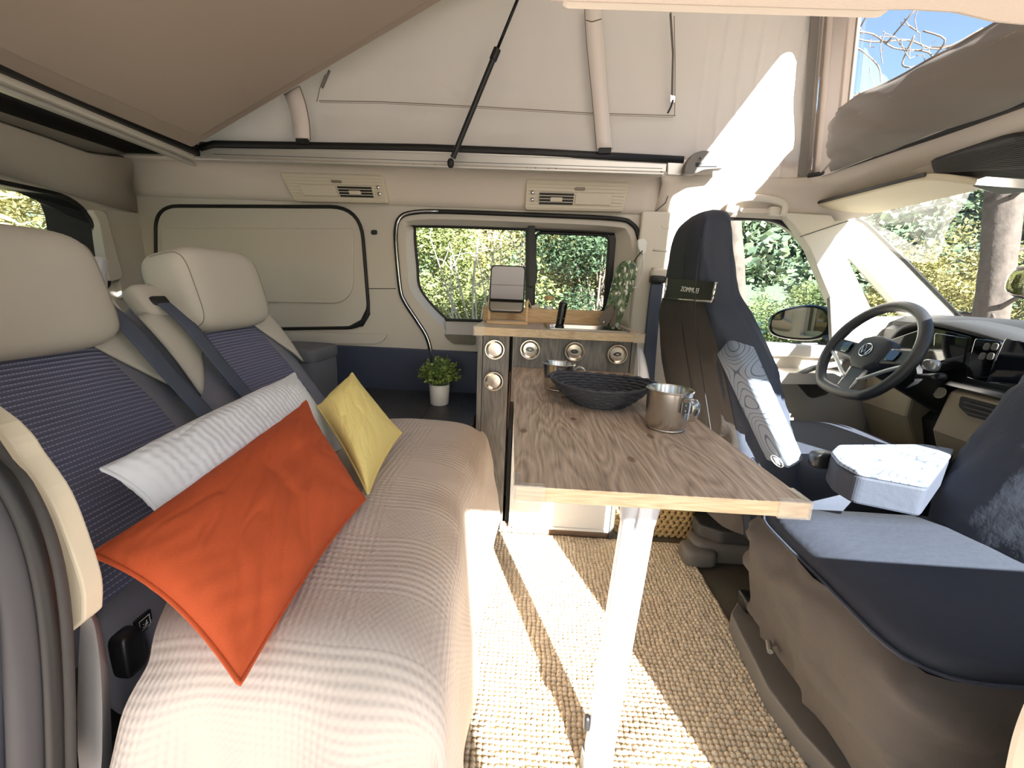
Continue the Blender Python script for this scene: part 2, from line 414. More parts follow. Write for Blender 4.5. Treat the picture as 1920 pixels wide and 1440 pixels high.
# aluminium frame of the opening
rail = thing('roof_rail', (-0.39, 1.655, 1.285), 'long aluminium rail under the canvas along the roof opening', 'rail')
mk('profile', *box(-1.25, 0.455, 1.652, 1.668, 1.286, 1.342), ALU, rail, bevel=0.002)
mk('ledge', *box(-1.25, 0.44, 1.622, 1.654, 1.2835, 1.2905), ALU, rail, bevel=0.0015)
mk('lip', *box(-1.25, 0.455, 1.645, 1.653, 1.334, 1.342), ALU, rail, bevel=0.001)
mk('groove', *box(-1.2, 0.44, 1.651, 1.653, 1.3095, 1.311), DARKG, rail)
for x, y in [(775, 309), (790, 310), (815, 310), (829, 311), (988, 316), (1004, 316), (1028, 317), (1042, 317), (627, 306), (1240, 323)]:
    p = at(x, y, Y=1.651)
    mk('screw', *lathe([(0.0001, 0.003), (0.003, 0.002), (0.0038, 0)], p, 8, (0, -1, 0)), DARKG, rail)
mk('gasket', *tube(px([(375, 277), (400, 270), (800, 277), (1000, 285), (1282, 300)], Y=1.646), 0.011, 8, flat=(.006, .0125, (0, 1, 0))), BLACK, rail, smooth=True)
mk('end_cap', *extr(px([(1252, 302), (1285, 298), (1300, 318), (1275, 327), (1252, 327)], Y=1.645), (0, 0.02, 0)), ALU, rail, bevel=0.002)
# roof latch at the rail's front end
la = thing('roof_latch', at(1320, 322, Y=1.63), 'grey plastic roof latch at the front end of the rail', 'latch')
mk('housing', *extr(rpoly(px([(1283, 325), (1285, 308), (1300, 287), (1320, 281), (1340, 284), (1358, 305), (1357, 316), (1320, 318), (1300, 327)], Y=1.60), 0.012), (0, 0.035, 0)), MIDG, la, bevel=0.004)
mk('slot', *extr(px([(1305, 305), (1345, 305), (1345, 312), (1305, 312)], Y=1.597), (0, 0.006, 0)), BLACK, la)
mk('pin', *tube([at(1313, 297, Y=1.6), at(1313, 297, Y=1.592)], 0.003, 8), BLACK, la)

# rear cross rail, dark luggage-space recess, rear lining
rr = thing('rear_rail', (-1.25, 1.0, 1.27), 'light cross rail at the rear edge of the roof opening', 'rail')
a0 = at(0, 140, Z=1.30); a1 = at(372, 296, Z=1.30)
dr = (a1-a0).normalized(); s0 = a0-dr*0.75
mk('profile', *obox(s0+Vector((-0.03, 0, -0.012)), a1-s0, (0.03, 0, 0), (0, 0, 0.02)), PLASTICL, rr, bevel=0.003)
mk('lower_lip', *obox(s0+Vector((-0.045, 0, -0.024)), a1-s0+Vector((0, .02, 0)), (0.022, 0, 0), (0, 0, 0.012)), ALU, rr, bevel=0.002)
mk('gap_strip', *obox(s0+Vector((0.0, 0, 0.004)), a1-s0, (0.018, 0, 0), (0, 0, 0.012)), BLACK, rr)
# wall behind the rear seats (tailgate) and its window
RX = -1.60
rw_out = px([(-900, 250), (90, 352), (160, 368), (190, 400), (206, 540), (-900, 560)], X=RX)
rw_out = [Vector((RX, min(max(p.y, NY+0.12), 1.62), min(max(p.z, 0.80), 1.16))) for p in rw_out]
rw_in = [Vector((RX-0.05, 0.46, 1.10)), at(70, 372, X=RX-0.05), at(92, 392, X=RX-0.05), at(94, 470, X=RX-0.05), Vector((RX-0.05, 0.46, 0.86))]
rwo = rpoly([Vector((RX, 0.42, 1.13)), at(165, 376, X=RX), at(206, 540, X=RX), Vector((RX, 0.42, 0.82))], [0.08, 0.12, 0.03, 0.08], 8)
wr = st('wall_rear', *plate([(RX, NY, 0), (RX, WY, 0), (RX, WY, 1.322), (RX, NY, 1.322)], [rwo], (-0.02, 0, 0)), PLASTIC)
w2 = thing('window_2', (RX-0.05, 0.95, 0.83), None, None, kind='structure')
rwi = rpoly([Vector((RX-0.06, 0.46, 1.10)), at(78, 368, X=RX-0.06), at(95, 470, X=RX-0.06), Vector((RX-0.06, 0.46, 0.86))], [0.08, 0.06, 0.03, 0.08], 8)
V, F = loft([resample(rwo, 64), resample(rwi, 64)], True, False)
TINT = mat('dark_window_frame', (26, 30, 28), 0.35)
st('frame', V, F, TINT, w2)
st('pane', *extr(rwi, (-0.004, 0, 0)), GLASS, w2)
st('seal', *tube(rwo, 0.008, 6, True), BLACK, w2, smooth=True)
# lining above the tailgate, sloping up to the recess
cur_a = [at(-200, 190, X=-1.50), at(0, 232, X=-1.50), at(90, 262, X=-1.50), at(170, 290, X=-1.50), at(262, 300, X=-1.545)]
cur_b = [at(-200, 300, X=-1.585), at(0, 325, X=-1.585), at(90, 350, X=-1.585), at(170, 375, X=-1.585), at(262, 400, X=-1.585)]
V, F = loft([cur_a, [(p+q)/2+Vector((-0.012, 0, 0.012)) for p, q in zip(cur_a, cur_b)], cur_b], False, False)
t = st('trim_2', V, F, LINING, smooth=True); q = t.modifiers.new('thick', 'SOLIDIFY'); q.thickness = 0.015
st('trim_3', *extr(rpoly(px([(170, 392), (198, 396), (232, 520), (206, 530), (186, 412)], X=RX+0.03), 0.02), (-0.04, 0, 0)), PLASTICL, bevel=0.008)
st('trim_4', *extr(px([(198, 392), (262, 400), (285, 560), (230, 560)], X=RX+0.02), (-0.03, 0, 0)), PLASTIC, bevel=0.004)

# front roof lining round the opening, over the driver's door and to the windscreen
inn = [(.44, 1.655, 1.2895), (.60, 1.655, 1.29), (.76, 1.655, 1.2905), (.90, 1.653, 1.291), (.965, 1.615, 1.292), (.985, 1.5, 1.292), (1.00, 1.35, 1.293), (1.015, 1.2, 1.293), (1.02, 1.0, 1.293), (1.02, .75, 1.293), (1.0, .46, 1.293)]
out_ = [(.44, 1.71, 1.165), (.60, 1.708, 1.166), (.76, 1.706, 1.166), (.93, 1.70, 1.163), (1.07, 1.68, 1.160), (1.12, 1.60, 1.164), (1.15, 1.42, 1.176), (1.17, 1.25, 1.184), (1.18, 1.05, 1.188), (1.18, .8, 1.186), (1.15, .40, 1.17)]
L0 = smooth_path(inn, 4); L2 = smooth_path(out_, 4)
L1 = [a.lerp(b, .25)+Vector((0.012, 0.004, 0.004)) for a, b in zip(L0, L2)]; L15 = [a.lerp(b, .62)+Vector((0.012, 0.008, 0.012)) for a, b in zip(L0, L2)]
V, F = loft([L0, L1, L15, L2], False, False)
t = st('trim_5', V, F, LINING, smooth=True); q = t.modifiers.new('thick', 'SOLIDIFY'); q.thickness = 0.012; q.offset = 1
st('trim_6', *tube([p+Vector((0, 0, .008)) for p in L0[14:]], 0.007, 6), BLACK, smooth=True)
st('trim_7', *tube([at(1267, 336, Y=1.672), at(1255, 360, Y=1.692), at(1248, 380, Y=1.70), at(1225, 400, Y=1.705)], 0.0022, 5), DARKG)

# B pillar on the far side
bp = st('wall_pillar_far', *extr(rpoly([(.395, 1.69, 0.0), (.60, 1.69, 0.0), (.60, 1.69, 1.175), (.395, 1.69, 1.175)], 0.01), (0, 0.05, 0)), PLASTICL, bevel=0.012)
st('label_plate', *extr(rpoly(px([(1241, 422), (1258, 423), (1258, 429), (1241, 428)], Y=1.688), 0.004), (0, 0.003, 0)), PLASTICL, bp, bevel=0.001)
st('ridge', *tube(px([(1224, 469), (1254, 471)], Y=1.689), 0.003, 6), PLASTIC, bp, smooth=True)
st('ridge', *tube(px([(1222, 503), (1246, 506)], Y=1.689), 0.004, 6), PLASTIC, bp, smooth=True)

# driver's door with its window
dw = smooth_path(px([(1285, 640), (1288, 425), (1330, 410), (1440, 411), (1478, 421), (1508, 450), (1556, 552), (1590, 632), (1570, 645), (1420, 650)], Y=WY), 4, True)
dw = rpoly(px([(1285, 645), (1288, 409), (1460, 410), (1515, 455), (1595, 645)], Y=WY), [0.02, 0.02, 0.16, 0.1, 0.02], 8)
d1 = st('door_1', *plate([(.50, WY, 0), (1.60, WY, 0), (1.60, WY, 0.69), (1.32, WY, .69), (1.285, WY, .73), (1.085, WY, 1.10), (1.03, WY, 1.175), (.50, WY, 1.175)], [dw], (0, 0.04, 0)), PLASTIC)
st('pane', *extr([p+Vector((0, 0.02, 0)) for p in dw], (0, 0.004, 0)), GLASS, d1)
st('seal', *tube(dw, 0.008, 6, True), BLACK, d1, smooth=True)
st('sill', *extr(rpoly([(.60, 1.66, .66), (1.30, 1.66, .66), (1.30, 1.66, .705), (.60, 1.66, .712)], .01), (0, 0.07, 0)), PLASTICL, d1, bevel=0.012)
st('armrest', *extr(rpoly([(.72, 1.585, .555), (1.16, 1.585, .575), (1.2, 1.585, .62), (.72, 1.585, .60)], .02), (0, 0.14, 0)), PLASTICL, d1, bevel=0.015)
st('inner_panel', *box(.60, 1.38, 1.69, 1.725, .05, .67), PLASTIC, d1, bevel=0.012)
st('speaker_grille', *extr(rpoly(px([(1492, 716), (1536, 704), (1560, 712), (1556, 738), (1520, 748)], Y=1.684), .02), (0, 0.008, 0)), mat('grille', (70, 66, 58), 0.6, bump=1.0, bscale=220), d1)
st('map_pocket', *extr(rpoly([(.75, 1.63, .10), (1.35, 1.63, .10), (1.35, 1.63, .32), (.75, 1.63, .30)], .04), (0, 0.07, 0)), DARKG, d1, bevel=0.015)
st('pull_handle', *tube([(1.00, 1.60, .60), (1.06, 1.585, .635), (1.15, 1.60, .65), (1.2, 1.65, .655)], .011, 8), mat('satin_trim', (160, 160, 158), .35, .6), d1, smooth=True)

# split A pillar with quarter window
pa_o = px([(1468, 398), (1590, 405), (1622, 413), (1815, 606), (1770, 640), (1640, 650), (1598, 648), (1558, 560), (1520, 468), (1497, 432)], Y=1.672)
pa_h = rpoly(px([(1586, 478), (1604, 483), (1704, 594), (1642, 596)], Y=1.672), .02, 4)
pa = st('trim_8', *plate(pa_o, [pa_h], (0, 0.045, 0)), PLASTICL, bevel=0.01)
st('windscreen_seal', *tube(px([(1606, 408), (1625, 418), (1700, 490), (1810, 604)], Y=1.668), .006, 6), BLACK, pa, smooth=True)
st('joint', *tube(px([(1500, 444), (1560, 424), (1600, 411)], Y=1.668), .0016, 5), DARKG, pa)
st('pane', *extr([p+Vector((0, 0.035, 0)) for p in pa_h], (0, 0.003, 0)), GLASS, pa)
st('mirror_base', *extr(px([(1556, 560), (1562, 556), (1604, 640), (1598, 648), (1560, 640)], Y=1.665), (0, 0.02, 0)), MIDG, pa, bevel=0.004)
# windscreen
top = [Vector(p) for p in [(1.10, 1.70, 1.165), (1.14, 1.60, 1.168), (1.18, 1.35, 1.185), (1.20, 1.0, 1.19), (1.18, .65, 1.185), (1.10, .32, 1.165)]]
bas = [Vector(p) for p in [(1.52, 1.70, .84), (1.66, 1.60, .84), (1.80, 1.35, .84), (1.86, 1.0, .84), (1.80, .65, .84), (1.52, .32, .84)]]
V, F = loft([smooth_path(top, 4), smooth_path([(a+b)/2+Vector((.02, 0, .02)) for a, b in zip(top, bas)], 4), smooth_path(bas, 4)], False, False)
st('window_3', V, F, GLASS, smooth=True)
st('trim_9', *extr([p+Vector((0, 0, -.02)) for p in [Vector((1.45, 1.74, .82)), *bas, Vector((1.45, .28, .82)), Vector((1.9, .28, .4)), Vector((2.0, 1.0, .4)), Vector((1.9, 1.74, .4))]][:8], (0, 0, -.02)), DARKG)
st('wall_front', *box(1.66, 1.74, NY, WY, 0.0, .80), DARKG)

# near side wall: open sliding door, front door window, rear window
def rr_(x0, x1, z0, z1, r, y=NY): return rpoly([(x0, y, z0), (x1, y, z0), (x1, y, z1), (x0, y, z1)], r, 6)
nw = st('wall_near', *plate([(-1.66, NY, -.01), (1.75, NY, -.01), (1.75, NY, .80), (1.25, NY, 1.2), (1.2, NY, 1.325), (-1.66, NY, 1.325)],
   [rr_(-.52, .53, 0.0, 1.075, .06), rr_(-1.4, -.62, .80, 1.12, .05), [Vector(p) for p in ((.70, NY, .655), (1.42, NY, .655), (1.16, NY, 1.10), (.70, NY, 1.12))]], (0, -.06, 0)), PLASTIC)
st('pane', *box(.69, 1.43, NY-.03, NY-.026, .64, 1.13), GLASS, nw)
st('pane', *box(-1.42, -.6, NY-.03, NY-.026, .78, 1.14), GLASS, nw)
hd = px([(940, -60), (975, -10), (1000, 4), (1030, 10), (1060, 12), (1640, 30), (1657, 28), (1700, 28), (1780, 33), (1850, 50), (1930, 58), (1930, -60)], Y=.335)
st('trim_10', *extr(hd, (0, -.05, 0)), LINING, bevel=.006)
st('trim_11', *extr(rpoly(px([(1052, 8), (1640, 24), (1656, 30), (1640, 34), (1062, 16)], Y=.343), .004), (0, -.02, 0)), PLASTICL, bevel=.002)
# C pillar trims at the rear edge of the open door
def up_(pts): return [Vector((pts[0].x-.05, pts[0].y, 1.09)), Vector((pts[0].x-.045, pts[0].y, pts[0].z+.14))]+list(pts)
cp = st('trim_12', *tube(smooth_path(up_(px([(-100, 820), (-40, 905), (8, 1000), (38, 1120), (54, 1280), (60, 1500)], Y=.30)), 4), .0175, 10), mat('door_seal_rubber', (54, 53, 57), .6), smooth=True)
st('groove', *tube(smooth_path(up_(px([(-50, 830), (10, 905), (55, 1000), (84, 1120), (98, 1280), (104, 1500)], Y=.302)), 4), .007, 8), BLACK, cp, smooth=True)
st('outer_lip', *tube(smooth_path(up_(px([(-110, 930), (-60, 1000), (-32, 1100), (-18, 1250), (-14, 1500)], Y=.285)), 4), .014, 10), mat('body_paint_dark', (40, 44, 54), .4), cp, smooth=True)
st('inner_lip', *tube(smooth_path(up_(px([(-24, 838), (36, 912), (82, 1010), (108, 1130), (118, 1285), (124, 1500)], Y=.315)), 4), .0085, 10), DARKG, cp, smooth=True)
def up2_(pts): return [Vector((pts[0].x-.13, pts[0].y, 1.09)), Vector((pts[0].x-.085, pts[0].y, pts[0].z+.09))]+list(pts)
l_ = up2_(px([(-40, 800), (20, 868), (70, 950), (105, 1050), (122, 1130), (128, 1190)], Y=.335)); r_ = up2_(px([(-10, 800), (40, 862), (95, 940), (135, 1040), (156, 1110), (157, 1165)], Y=.335))
st('trim_13', *extr(smooth_path(l_, 4)+smooth_path(r_[::-1], 4), (0, .02, 0)), mat('cream_trim', (222, 212, 188), .6), bevel=.006)
# ================================================================ pop-up roof
def zs(x): return 1.42+0.45*(x+1.25)       # underside of the raised roof shell
CY = 1.66                                  # far canvas
def fx(z): return 0.962-0.11*(z-1.34)      # front canvas leans back
def wob(x, y, z, s=3.0): return mnoise.noise(Vector((x*s, y*s, z*s)))
pt = thing('popup_roof_canvas', (-.15, 1.0, 1.36), 'beige canvas bellows of the raised pop-up roof', 'canvas')
def far_canvas(u, v):
    x = -1.30+u*(0.962+1.30); z0 = 1.335 if x < 0.46 else 1.335-(min(1, (x-.46)/.05))*0.04
    zt = zs(x)-.01
    z = z0+(zt-z0)*v
    if u > .97: x = min(x, fx(z))
    pl = -.005*max(0, math.sin(x*105+.4*math.sin(z*9)))**6*max(0, min(1, (x-.5)*8))*min(1, (1-u)*30)
    return (min(x, fx(z)), CY+pl+.006*math.exp(-((z-1.50-.05*math.sin(x*3))/.012)**2)*wob(x*2, 3, 1)+0.012*wob(x*1.2, 0, z*2.2)+0.005*wob(x*4, 5, z*6)*1+.02*math.sin(v*math.pi)*min(1, (1-u)*8), z)
V, F, U = grid(far_canvas, 420, 90); mk('far_side', V, F, CANVAS, pt, smooth=True)
# front canvas with its window opening
def fp(y, z): return Vector((fx(z), y, z))
hole = rpoly([fp(1.505, 1.44), fp(1.50, 1.78), fp(1.40, 1.855), fp(.55, 1.875), fp(.50, 1.44)], [.02, .1, .12, .1, .05], 6)
fo = [fp(CY, 1.29), fp(CY, zs(.9)-.01), fp(.46, zs(.9)-.01), fp(.46, 1.29)]
mk('front_side', *plate(fo, [hole], (.004, 0, 0)), CANVAS, pt)
NETM = glass('insect_net', (.86, .87, .88), .15)
mk('insect_net', *extr([p+Vector((.008, 0, 0)) for p in hole], (.001, 0, 0)), NETM, pt)
mk('window_border', *tube(hole, .006, 6, True), mat('border_tape', (120, 110, 98), .8), pt, smooth=True)
PIPE = mat('piping', (150, 138, 126), .85)
mk('corner_tape', *extr([fp(CY-.004, 1.30)+Vector((-.05, 0, 0)), fp(CY-.004, 1.30)+Vector((-.022, 0, 0)), fp(CY-.004, 1.9)+Vector((-.022, 0, 0)), fp(CY-.004, 1.9)+Vector((-.05, 0, 0))], (0, -.006, 0)), mat('grey_tape', (122, 118, 112), .85), pt)
for k in range(3):
    mk('zip_tape', *tube([fp(CY-.012, 1.30)+Vector((-.018+k*.012, 0, 0)), fp(CY-.012, 1.9)+Vector((-.018+k*.012, 0, 0))], .003, 5), PIPE, pt, smooth=True)
mk('front_tape', *extr([fp(CY-.05, 1.30), fp(CY-.115, 1.33), fp(CY-.115, 1.9), fp(CY-.05, 1.9)], (-.006, 0, 0)), CANVAS, pt, bevel=.002)
mk('near_side', *grid(lambda u, v: (-1.3+u*2.26, .455, 1.35+v*max(.01, zs(-1.3+u*2.26)-1.36)), 8, 4)[:2], CANVAS, pt)
# seams, straps, zips on the far canvas
def cpx(x, y, d=.0): return at(x, y, Y=CY-.012-d)
SEAM = mat('seam_thread', (120, 106, 92), .9)
def seam(pts, r=.0013): mk('seam', *tube([cpx(*p) for p in pts], r, 5), SEAM, pt)
seam([(598, 189), (720, 191), (900, 200), (1105, 212), (1266, 217)]); seam([(600, 192), (720, 194), (900, 203), (1105, 215), (1262, 220)], .0008)
seam([(610, 140), (600, 165), (594, 191)]); seam([(1264, 30), (1266, 120), (1265, 218)])
def strap(l, r):
    L = smooth_path([cpx(*p, .008) for p in l], 5); Rr = smooth_path([cpx(*p, .008) for p in r], 5); n = len(L)
    V = L+Rr; F = [(i, i+1, n+i+1, n+i) for i in range(n-1)]
    o_ = mk('strap', V, F, mat('strap_cloth', (214, 205, 198), .9), pt, smooth=True); q = o_.modifiers.new('t', 'SOLIDIFY'); q.thickness = .006
    for e in (l, r): mk('strap_edge', *tube(smooth_path([cpx(*p, .012) for p in e], 4), .0016, 5), SEAM, o_)
    mk('buckle', *extr([L[-1]+Vector((.006, -.006, .004)), Rr[-1]+Vector((-.004, -.006, .004)), Rr[-1]+Vector((-.004, -.006, -.014)), L[-1]+Vector((.006, -.006, -.014))], (0, .008, 0)), BLACK, o_)
strap([(534, 178), (544, 205), (550, 235), (553, 262)], [(562, 162), (573, 195), (580, 230), (582, 263)])
strap([(1096, 12), (1100, 80), (1110, 180), (1119, 280)], [(1127, 12), (1133, 80), (1139, 180), (1148, 280)])
mk('strap_fold', *tube([cpx(1098, 38, .013), cpx(1110, 41, .014), cpx(1128, 36, .013)], .002, 5), SEAM, pt)
zp = mk('zipper', *tube([cpx(1257, 25, .004), cpx(1262, 100, .004), cpx(1260, 190, .004)], .0075, 6, flat=(.007, .003, (0, 1, 0))), MIDG, pt, smooth=True)
mk('zip_slider', *extr([cpx(1257, 178, .012), cpx(1266, 180, .012), cpx(1265, 192, .012), cpx(1257, 192, .012)], (0, .008, 0)), CHROME, zp)
mk('zip_pull', *tube([cpx(1262, 188, .016), cpx(1258, 200, .02), cpx(1252, 212, .02)], .003, 6), BLACK, zp)
mk('zipper', *tube([cpx(618, 132, .004), cpx(604, 165, .004)], .006, 6, flat=(.006, .003, (0, 1, 0))), MIDG, pt, smooth=True)
mk('near_seam', *tube([(-.5, .458, 1.46), (.3, .458, 1.47)], .0014, 5), SEAM, pt)
for xx in (-.35, .32): mk('near_strap', *box(xx, xx+.05, .456, .461, 1.37, 1.62), CANVAS, pt)
nr_ = thing('near_roof_rail', (-.4, .45, 1.285), 'aluminium rail along the near edge of the roof opening', 'rail')
mk('profile', *box(-1.25, .6, .452, .468, 1.286, 1.342), ALU, nr_, bevel=.002)
mk('gasket', *box(-1.25, .6, .466, .474, 1.342, 1.358), BLACK, nr_)
# roof shell above
sh = mk('popup_roof_shell', *extr([(-1.45, .36, 1.36), (-1.45, .36, 1.42), (1.0, .36, zs(1.0)+.07), (1.0, .36, zs(1.0))], (0, 1.42, 0)), mat('roof_paint', (200, 200, 196), .4), bevel=.02,
        label='raised outer shell of the pop-up roof above the canvas', cat='roof')
# raised bed board
bl = thing('bed_board', (-1.2, 1.0, 1.31), 'large taupe bed board tilted up under the roof', 'bed board')
e0 = at(360, 277, Y=1.585); e1 = at(830, 0, Y=1.585); dd = (e1-e0).normalized(); nn = Vector((-dd.z, 0, dd.x))
BOARD = mat('board_fabric', (168, 154, 140), .9, bump=.1, bscale=1200)
def bd(s, y, d): return Vector((e0.x, y, e0.z))+dd*s+nn*d
mk('panel', *loft([[bd(.06, 1.545, -.012), bd(1.3, 1.545, -.012), bd(1.3, .5, -.012), bd(.06, .5, -.012)], [bd(.06, 1.545, .02), bd(1.3, 1.545, .02), bd(1.3, .5, .02), bd(.06, .5, .02)]]), BOARD, bl, bevel=.012, seg=4)
mk('border', *loft([[bd(0, 1.585, -.002), bd(1.36, 1.585, -.002), bd(1.36, .47, -.002), bd(0, .47, -.002)], [bd(0, 1.585, .03), bd(1.36, 1.585, .03), bd(1.36, .47, .03), bd(0, .47, .03)]]), BOARD, bl, bevel=.008)
# gas strut
gs = thing('gas_strut', at(846, 308, Y=1.60), 'black gas strut slanting up in front of the canvas', 'strut')
s0 = at(845, 306, Y=1.605); s2 = at(968, 5, Y=1.59); s1 = s0.lerp(s2, .73)
mk('cylinder', *tube([s0+(s1-s0)*.05, s1], .0095, 12), BLACKP, gs, smooth=True, auto=40)
mk('collar', *tube([s1-(s1-s0)*.09, s1], .0125, 12), BLACK, gs, smooth=True, auto=40)
mk('rod', *tube([s1, s2+(s2-s1)*.5], .0052, 10), mat('strut_rod', (40, 40, 42), .25, .8), gs, smooth=True)
mk('ball_joint', *rbox(s0, .012, .012, .016, n=4, pw=2.2), BLACK, gs, smooth=True)
# dark window flap folded down at the front
def flap(u, v):
    yl = 1.545-u*1.0
    zb = 1.292-.015*u; zt = 1.475-.03*u+.010*wob(u*2, 0, 1)
    z = zb+(zt-zb)*v
    bulge = .045*math.sin(math.pi*min(1, v*1.05))**.7+.014*wob(u*2.4+v*1.2, v*.8, 2)+.006*wob(u*6+v*2.5, v*1.2, 7)
    k = min(1, u/.06)**.5
    return (fx(z)-.008-bulge*(.35+.65*k), yl+.02*wob(v*3, 4, 1), z)
V, F, U = grid(flap, 90, 24)
fl = mk('window_flap', V, F, FLAPG, smooth=True, label='dark grey canvas window flap folded down below the roof window', cat='flap')
q = fl.modifiers.new('t', 'SOLIDIFY'); q.thickness = .004
for v in (.62, .78):
    mk('stitching', *tube([Vector(flap(u/40, v))+Vector((-.003, 0, 0)) for u in range(41)], .0011, 4), mat('pale_thread', (150, 142, 128), .9), fl)
# unseen cover added outside the near door to cut the sun (shades the cabin; its edge shows as the light line on the table)
AWN = mat('awning_cloth', (150, 148, 142), .85)
aw = thing('added_awning', (-.4, .1, 1.30), 'unseen grey cloth cover added above the open sliding door to cut the sun', 'added_awning')
mk('cassette', *box(-2.0, .90, .12, .24, 1.36, 1.46), WHITEP, aw, bevel=.02)
mk('cloth', *obox((-2.0, .14, 1.44), (2.84, 0, 0), (0, -.83, -.13), (0, 0, .004)), AWN, aw)
mk('lead_rail', *obox((-2.0, -.71, 1.285), (2.84, 0, 0), (0, .035, 0), (0, 0, .05)), WHITEP, aw, bevel=.006)

# ================================================================ cab fittings
vz = thing('sun_visor', at(1700, 400, X=1.12), "beige sun visor folded up above the driver's windscreen", 'sun visor')
VIS = mat('visor_cloth', (204, 194, 168), .8, bump=.1, bscale=900)
c4 = [at(1520, 388, X=1.015), at(1735, 333, X=1.015), at(1752, 334, X=1.04), at(1866, 351, X=1.125), at(1852, 354, X=1.14), at(1596, 412, X=1.14)]
vn = (c4[1]-c4[0]).cross(c4[5]-c4[0]).normalized()
if vn.z > 0: vn = -vn
vp = rpoly([c4[0], c4[1], c4[3], c4[5]], [.03, .05, .02, .05], 6)
mk('board', *extr(vp, -vn*.018), VIS, vz, bevel=.007, seg=3)
mk('hinge', *tube([c4[0].lerp(c4[1], .02)-vn*.01, c4[0].lerp(c4[1], .98)-vn*.01], .006, 8), DARKG, vz, smooth=True)
gh = thing('grab_handle', at(1420, 405, Y=1.69), "beige grab handle on the lining above the driver's door", 'handle')
mk('grip', *tube(smooth_path(px([(1366, 398), (1370, 386), (1384, 374), (1425, 371), (1462, 378), (1472, 388), (1468, 404)], Y=1.665), 5), .012, 8, flat=(.010, .012, (0, 1, 0))), PLASTICL, gh, smooth=True)
mk('mount', *extr(rpoly(px([(1363, 398), (1382, 399), (1388, 386), (1372, 384)], Y=1.672), .008), (0, .035, 0)), PLASTICL, gh, bevel=.004)
mk('mount', *extr(rpoly(px([(1444, 402), (1470, 404), (1474, 388), (1446, 386)], Y=1.672), .008), (0, .035, 0)), PLASTICL, gh, bevel=.004)
mk('recess', *extr(rpoly(px([(1388, 390), (1440, 391), (1440, 400), (1390, 399)], Y=1.69), .006), (0, .01, 0)), LINING, gh)
# overhead console
oc = thing('overhead_console', at(1840, 340, X=1.13), 'black overhead light console above the windscreen centre', 'console')
k4 = rpoly([at(1762, 290, X=1.09), at(1908, 243, X=1.09), at(1990, 240, X=1.09), at(1990, 330, X=1.13), at(1770, 318, X=1.11)], [.02, .02, .01, .01, .02], 5)
kn = (k4[8]-k4[0]).cross(k4[-3]-k4[0]).normalized()
if kn.x > 0: kn = -kn
mk('body', *extr([p+kn*.028 for p in k4], -kn*.03), BLACKP, oc, bevel=.004)
for k in range(14):
    a = at(1768+k*.4, 292+k*1.7, X=1.092+k*.001)+kn*.030; b = at(1960, 250+k*4.0, X=1.092+k*.001)+kn*.030
    mk('fin', *tube([a, b], .0012, 4), DARKG, oc)
k5 = rpoly([at(1834, 333, X=1.125), at(1925, 303, X=1.125), at(1990, 305, X=1.125), at(1990, 345, X=1.14), at(1900, 352, X=1.14)], .006, 3)
mk('mirror_pane', *extr([p+kn*.034 for p in k5], -kn*.01), CHROME, oc)
mk('base', *extr(rpoly([at(1700, 322, X=1.075), at(1990, 235, X=1.075), at(1990, 362, X=1.15), at(1860, 352, X=1.15), at(1770, 330, X=1.1)], .02), -kn*.02), LINING, oc, bevel=.006)
# interior rear-view mirror at the frame edge
rv = thing('rearview_mirror', at(1935, 500, X=1.25), 'rounded rear-view mirror hanging in the windscreen at right edge', 'mirror')
rc = at(1988, 528, X=1.25)
mk('housing', *rbox(rc, .02, .11, .045, n=6, pw=3, ex=(1, 0, 0)), BLACKP, rv, smooth=True)
mk('mirror_pane', *rbox(rc+Vector((-.019, 0, 0)), .004, .102, .04, n=6, pw=3), mat('mirror_silver', (200, 190, 180), .03, 1.0), rv, smooth=True)
mk('stem', *tube([rc+Vector((.02, 0, .03)), rc+Vector((.05, 0, .14)), (1.25, rc.y, 1.14)], .012, 8), BLACKP, rv, smooth=True)

# dashboard: profile pieces swept across the cab
DASHT = mat('dash_top', (42, 42, 42), .7, bump=.15, bscale=500)
DASHB = mat('dash_beige', (150, 138, 116), .6, bump=.1, bscale=500)
da = thing('dashboard', (1.45, 1.0, .30), 'dashboard with dark top, glossy screens and beige lower panel', 'dashboard')
def sweep(prof, y0, y1, yb=None, n=14, bow=.0):
    ys = [y0+(y1-y0)*i/n for i in range(n+1)]
    return loft([[(x+bow*(1-((2*(y-y0)/(y1-y0)-1)**2)), y, z) for x, z in prof] for y in ys])
mk('top_cover', *sweep([(1.36, .815), (1.40, .835), (1.50, .845), (1.66, .838), (1.66, .80), (1.36, .785)], .34, 1.66, bow=.05), DASHT, da, smooth=True, auto=40)
mk('fascia', *sweep([(1.34, .785), (1.36, .80), (1.60, .80), (1.60, .56), (1.36, .60), (1.32, .64)], .34, 1.66), BLACKP, da)
mk('lower_panel', *sweep([(1.29, .625), (1.33, .65), (1.60, .65), (1.60, .28), (1.36, .30), (1.27, .50)], .34, 1.315), DASHB, da, bevel=.012)
mk('lower_panel', *sweep([(1.31, .615), (1.33, .65), (1.60, .65), (1.60, .30), (1.40, .32), (1.31, .50)], 1.45, 1.66), DASHB, da, bevel=.01)
mk('knee_panel', *sweep([(1.36, .50), (1.44, .60), (1.60, .60), (1.60, .25), (1.44, .27)], 1.31, 1.455), mat('footwell', (24, 22, 20), .8), da)
mk('trim_strip', *sweep([(1.285, .64), (1.30, .655), (1.36, .655), (1.36, .635)], .34, 1.33), mat('satin_strip', (110, 110, 112), .3, .7), da, bevel=.003)
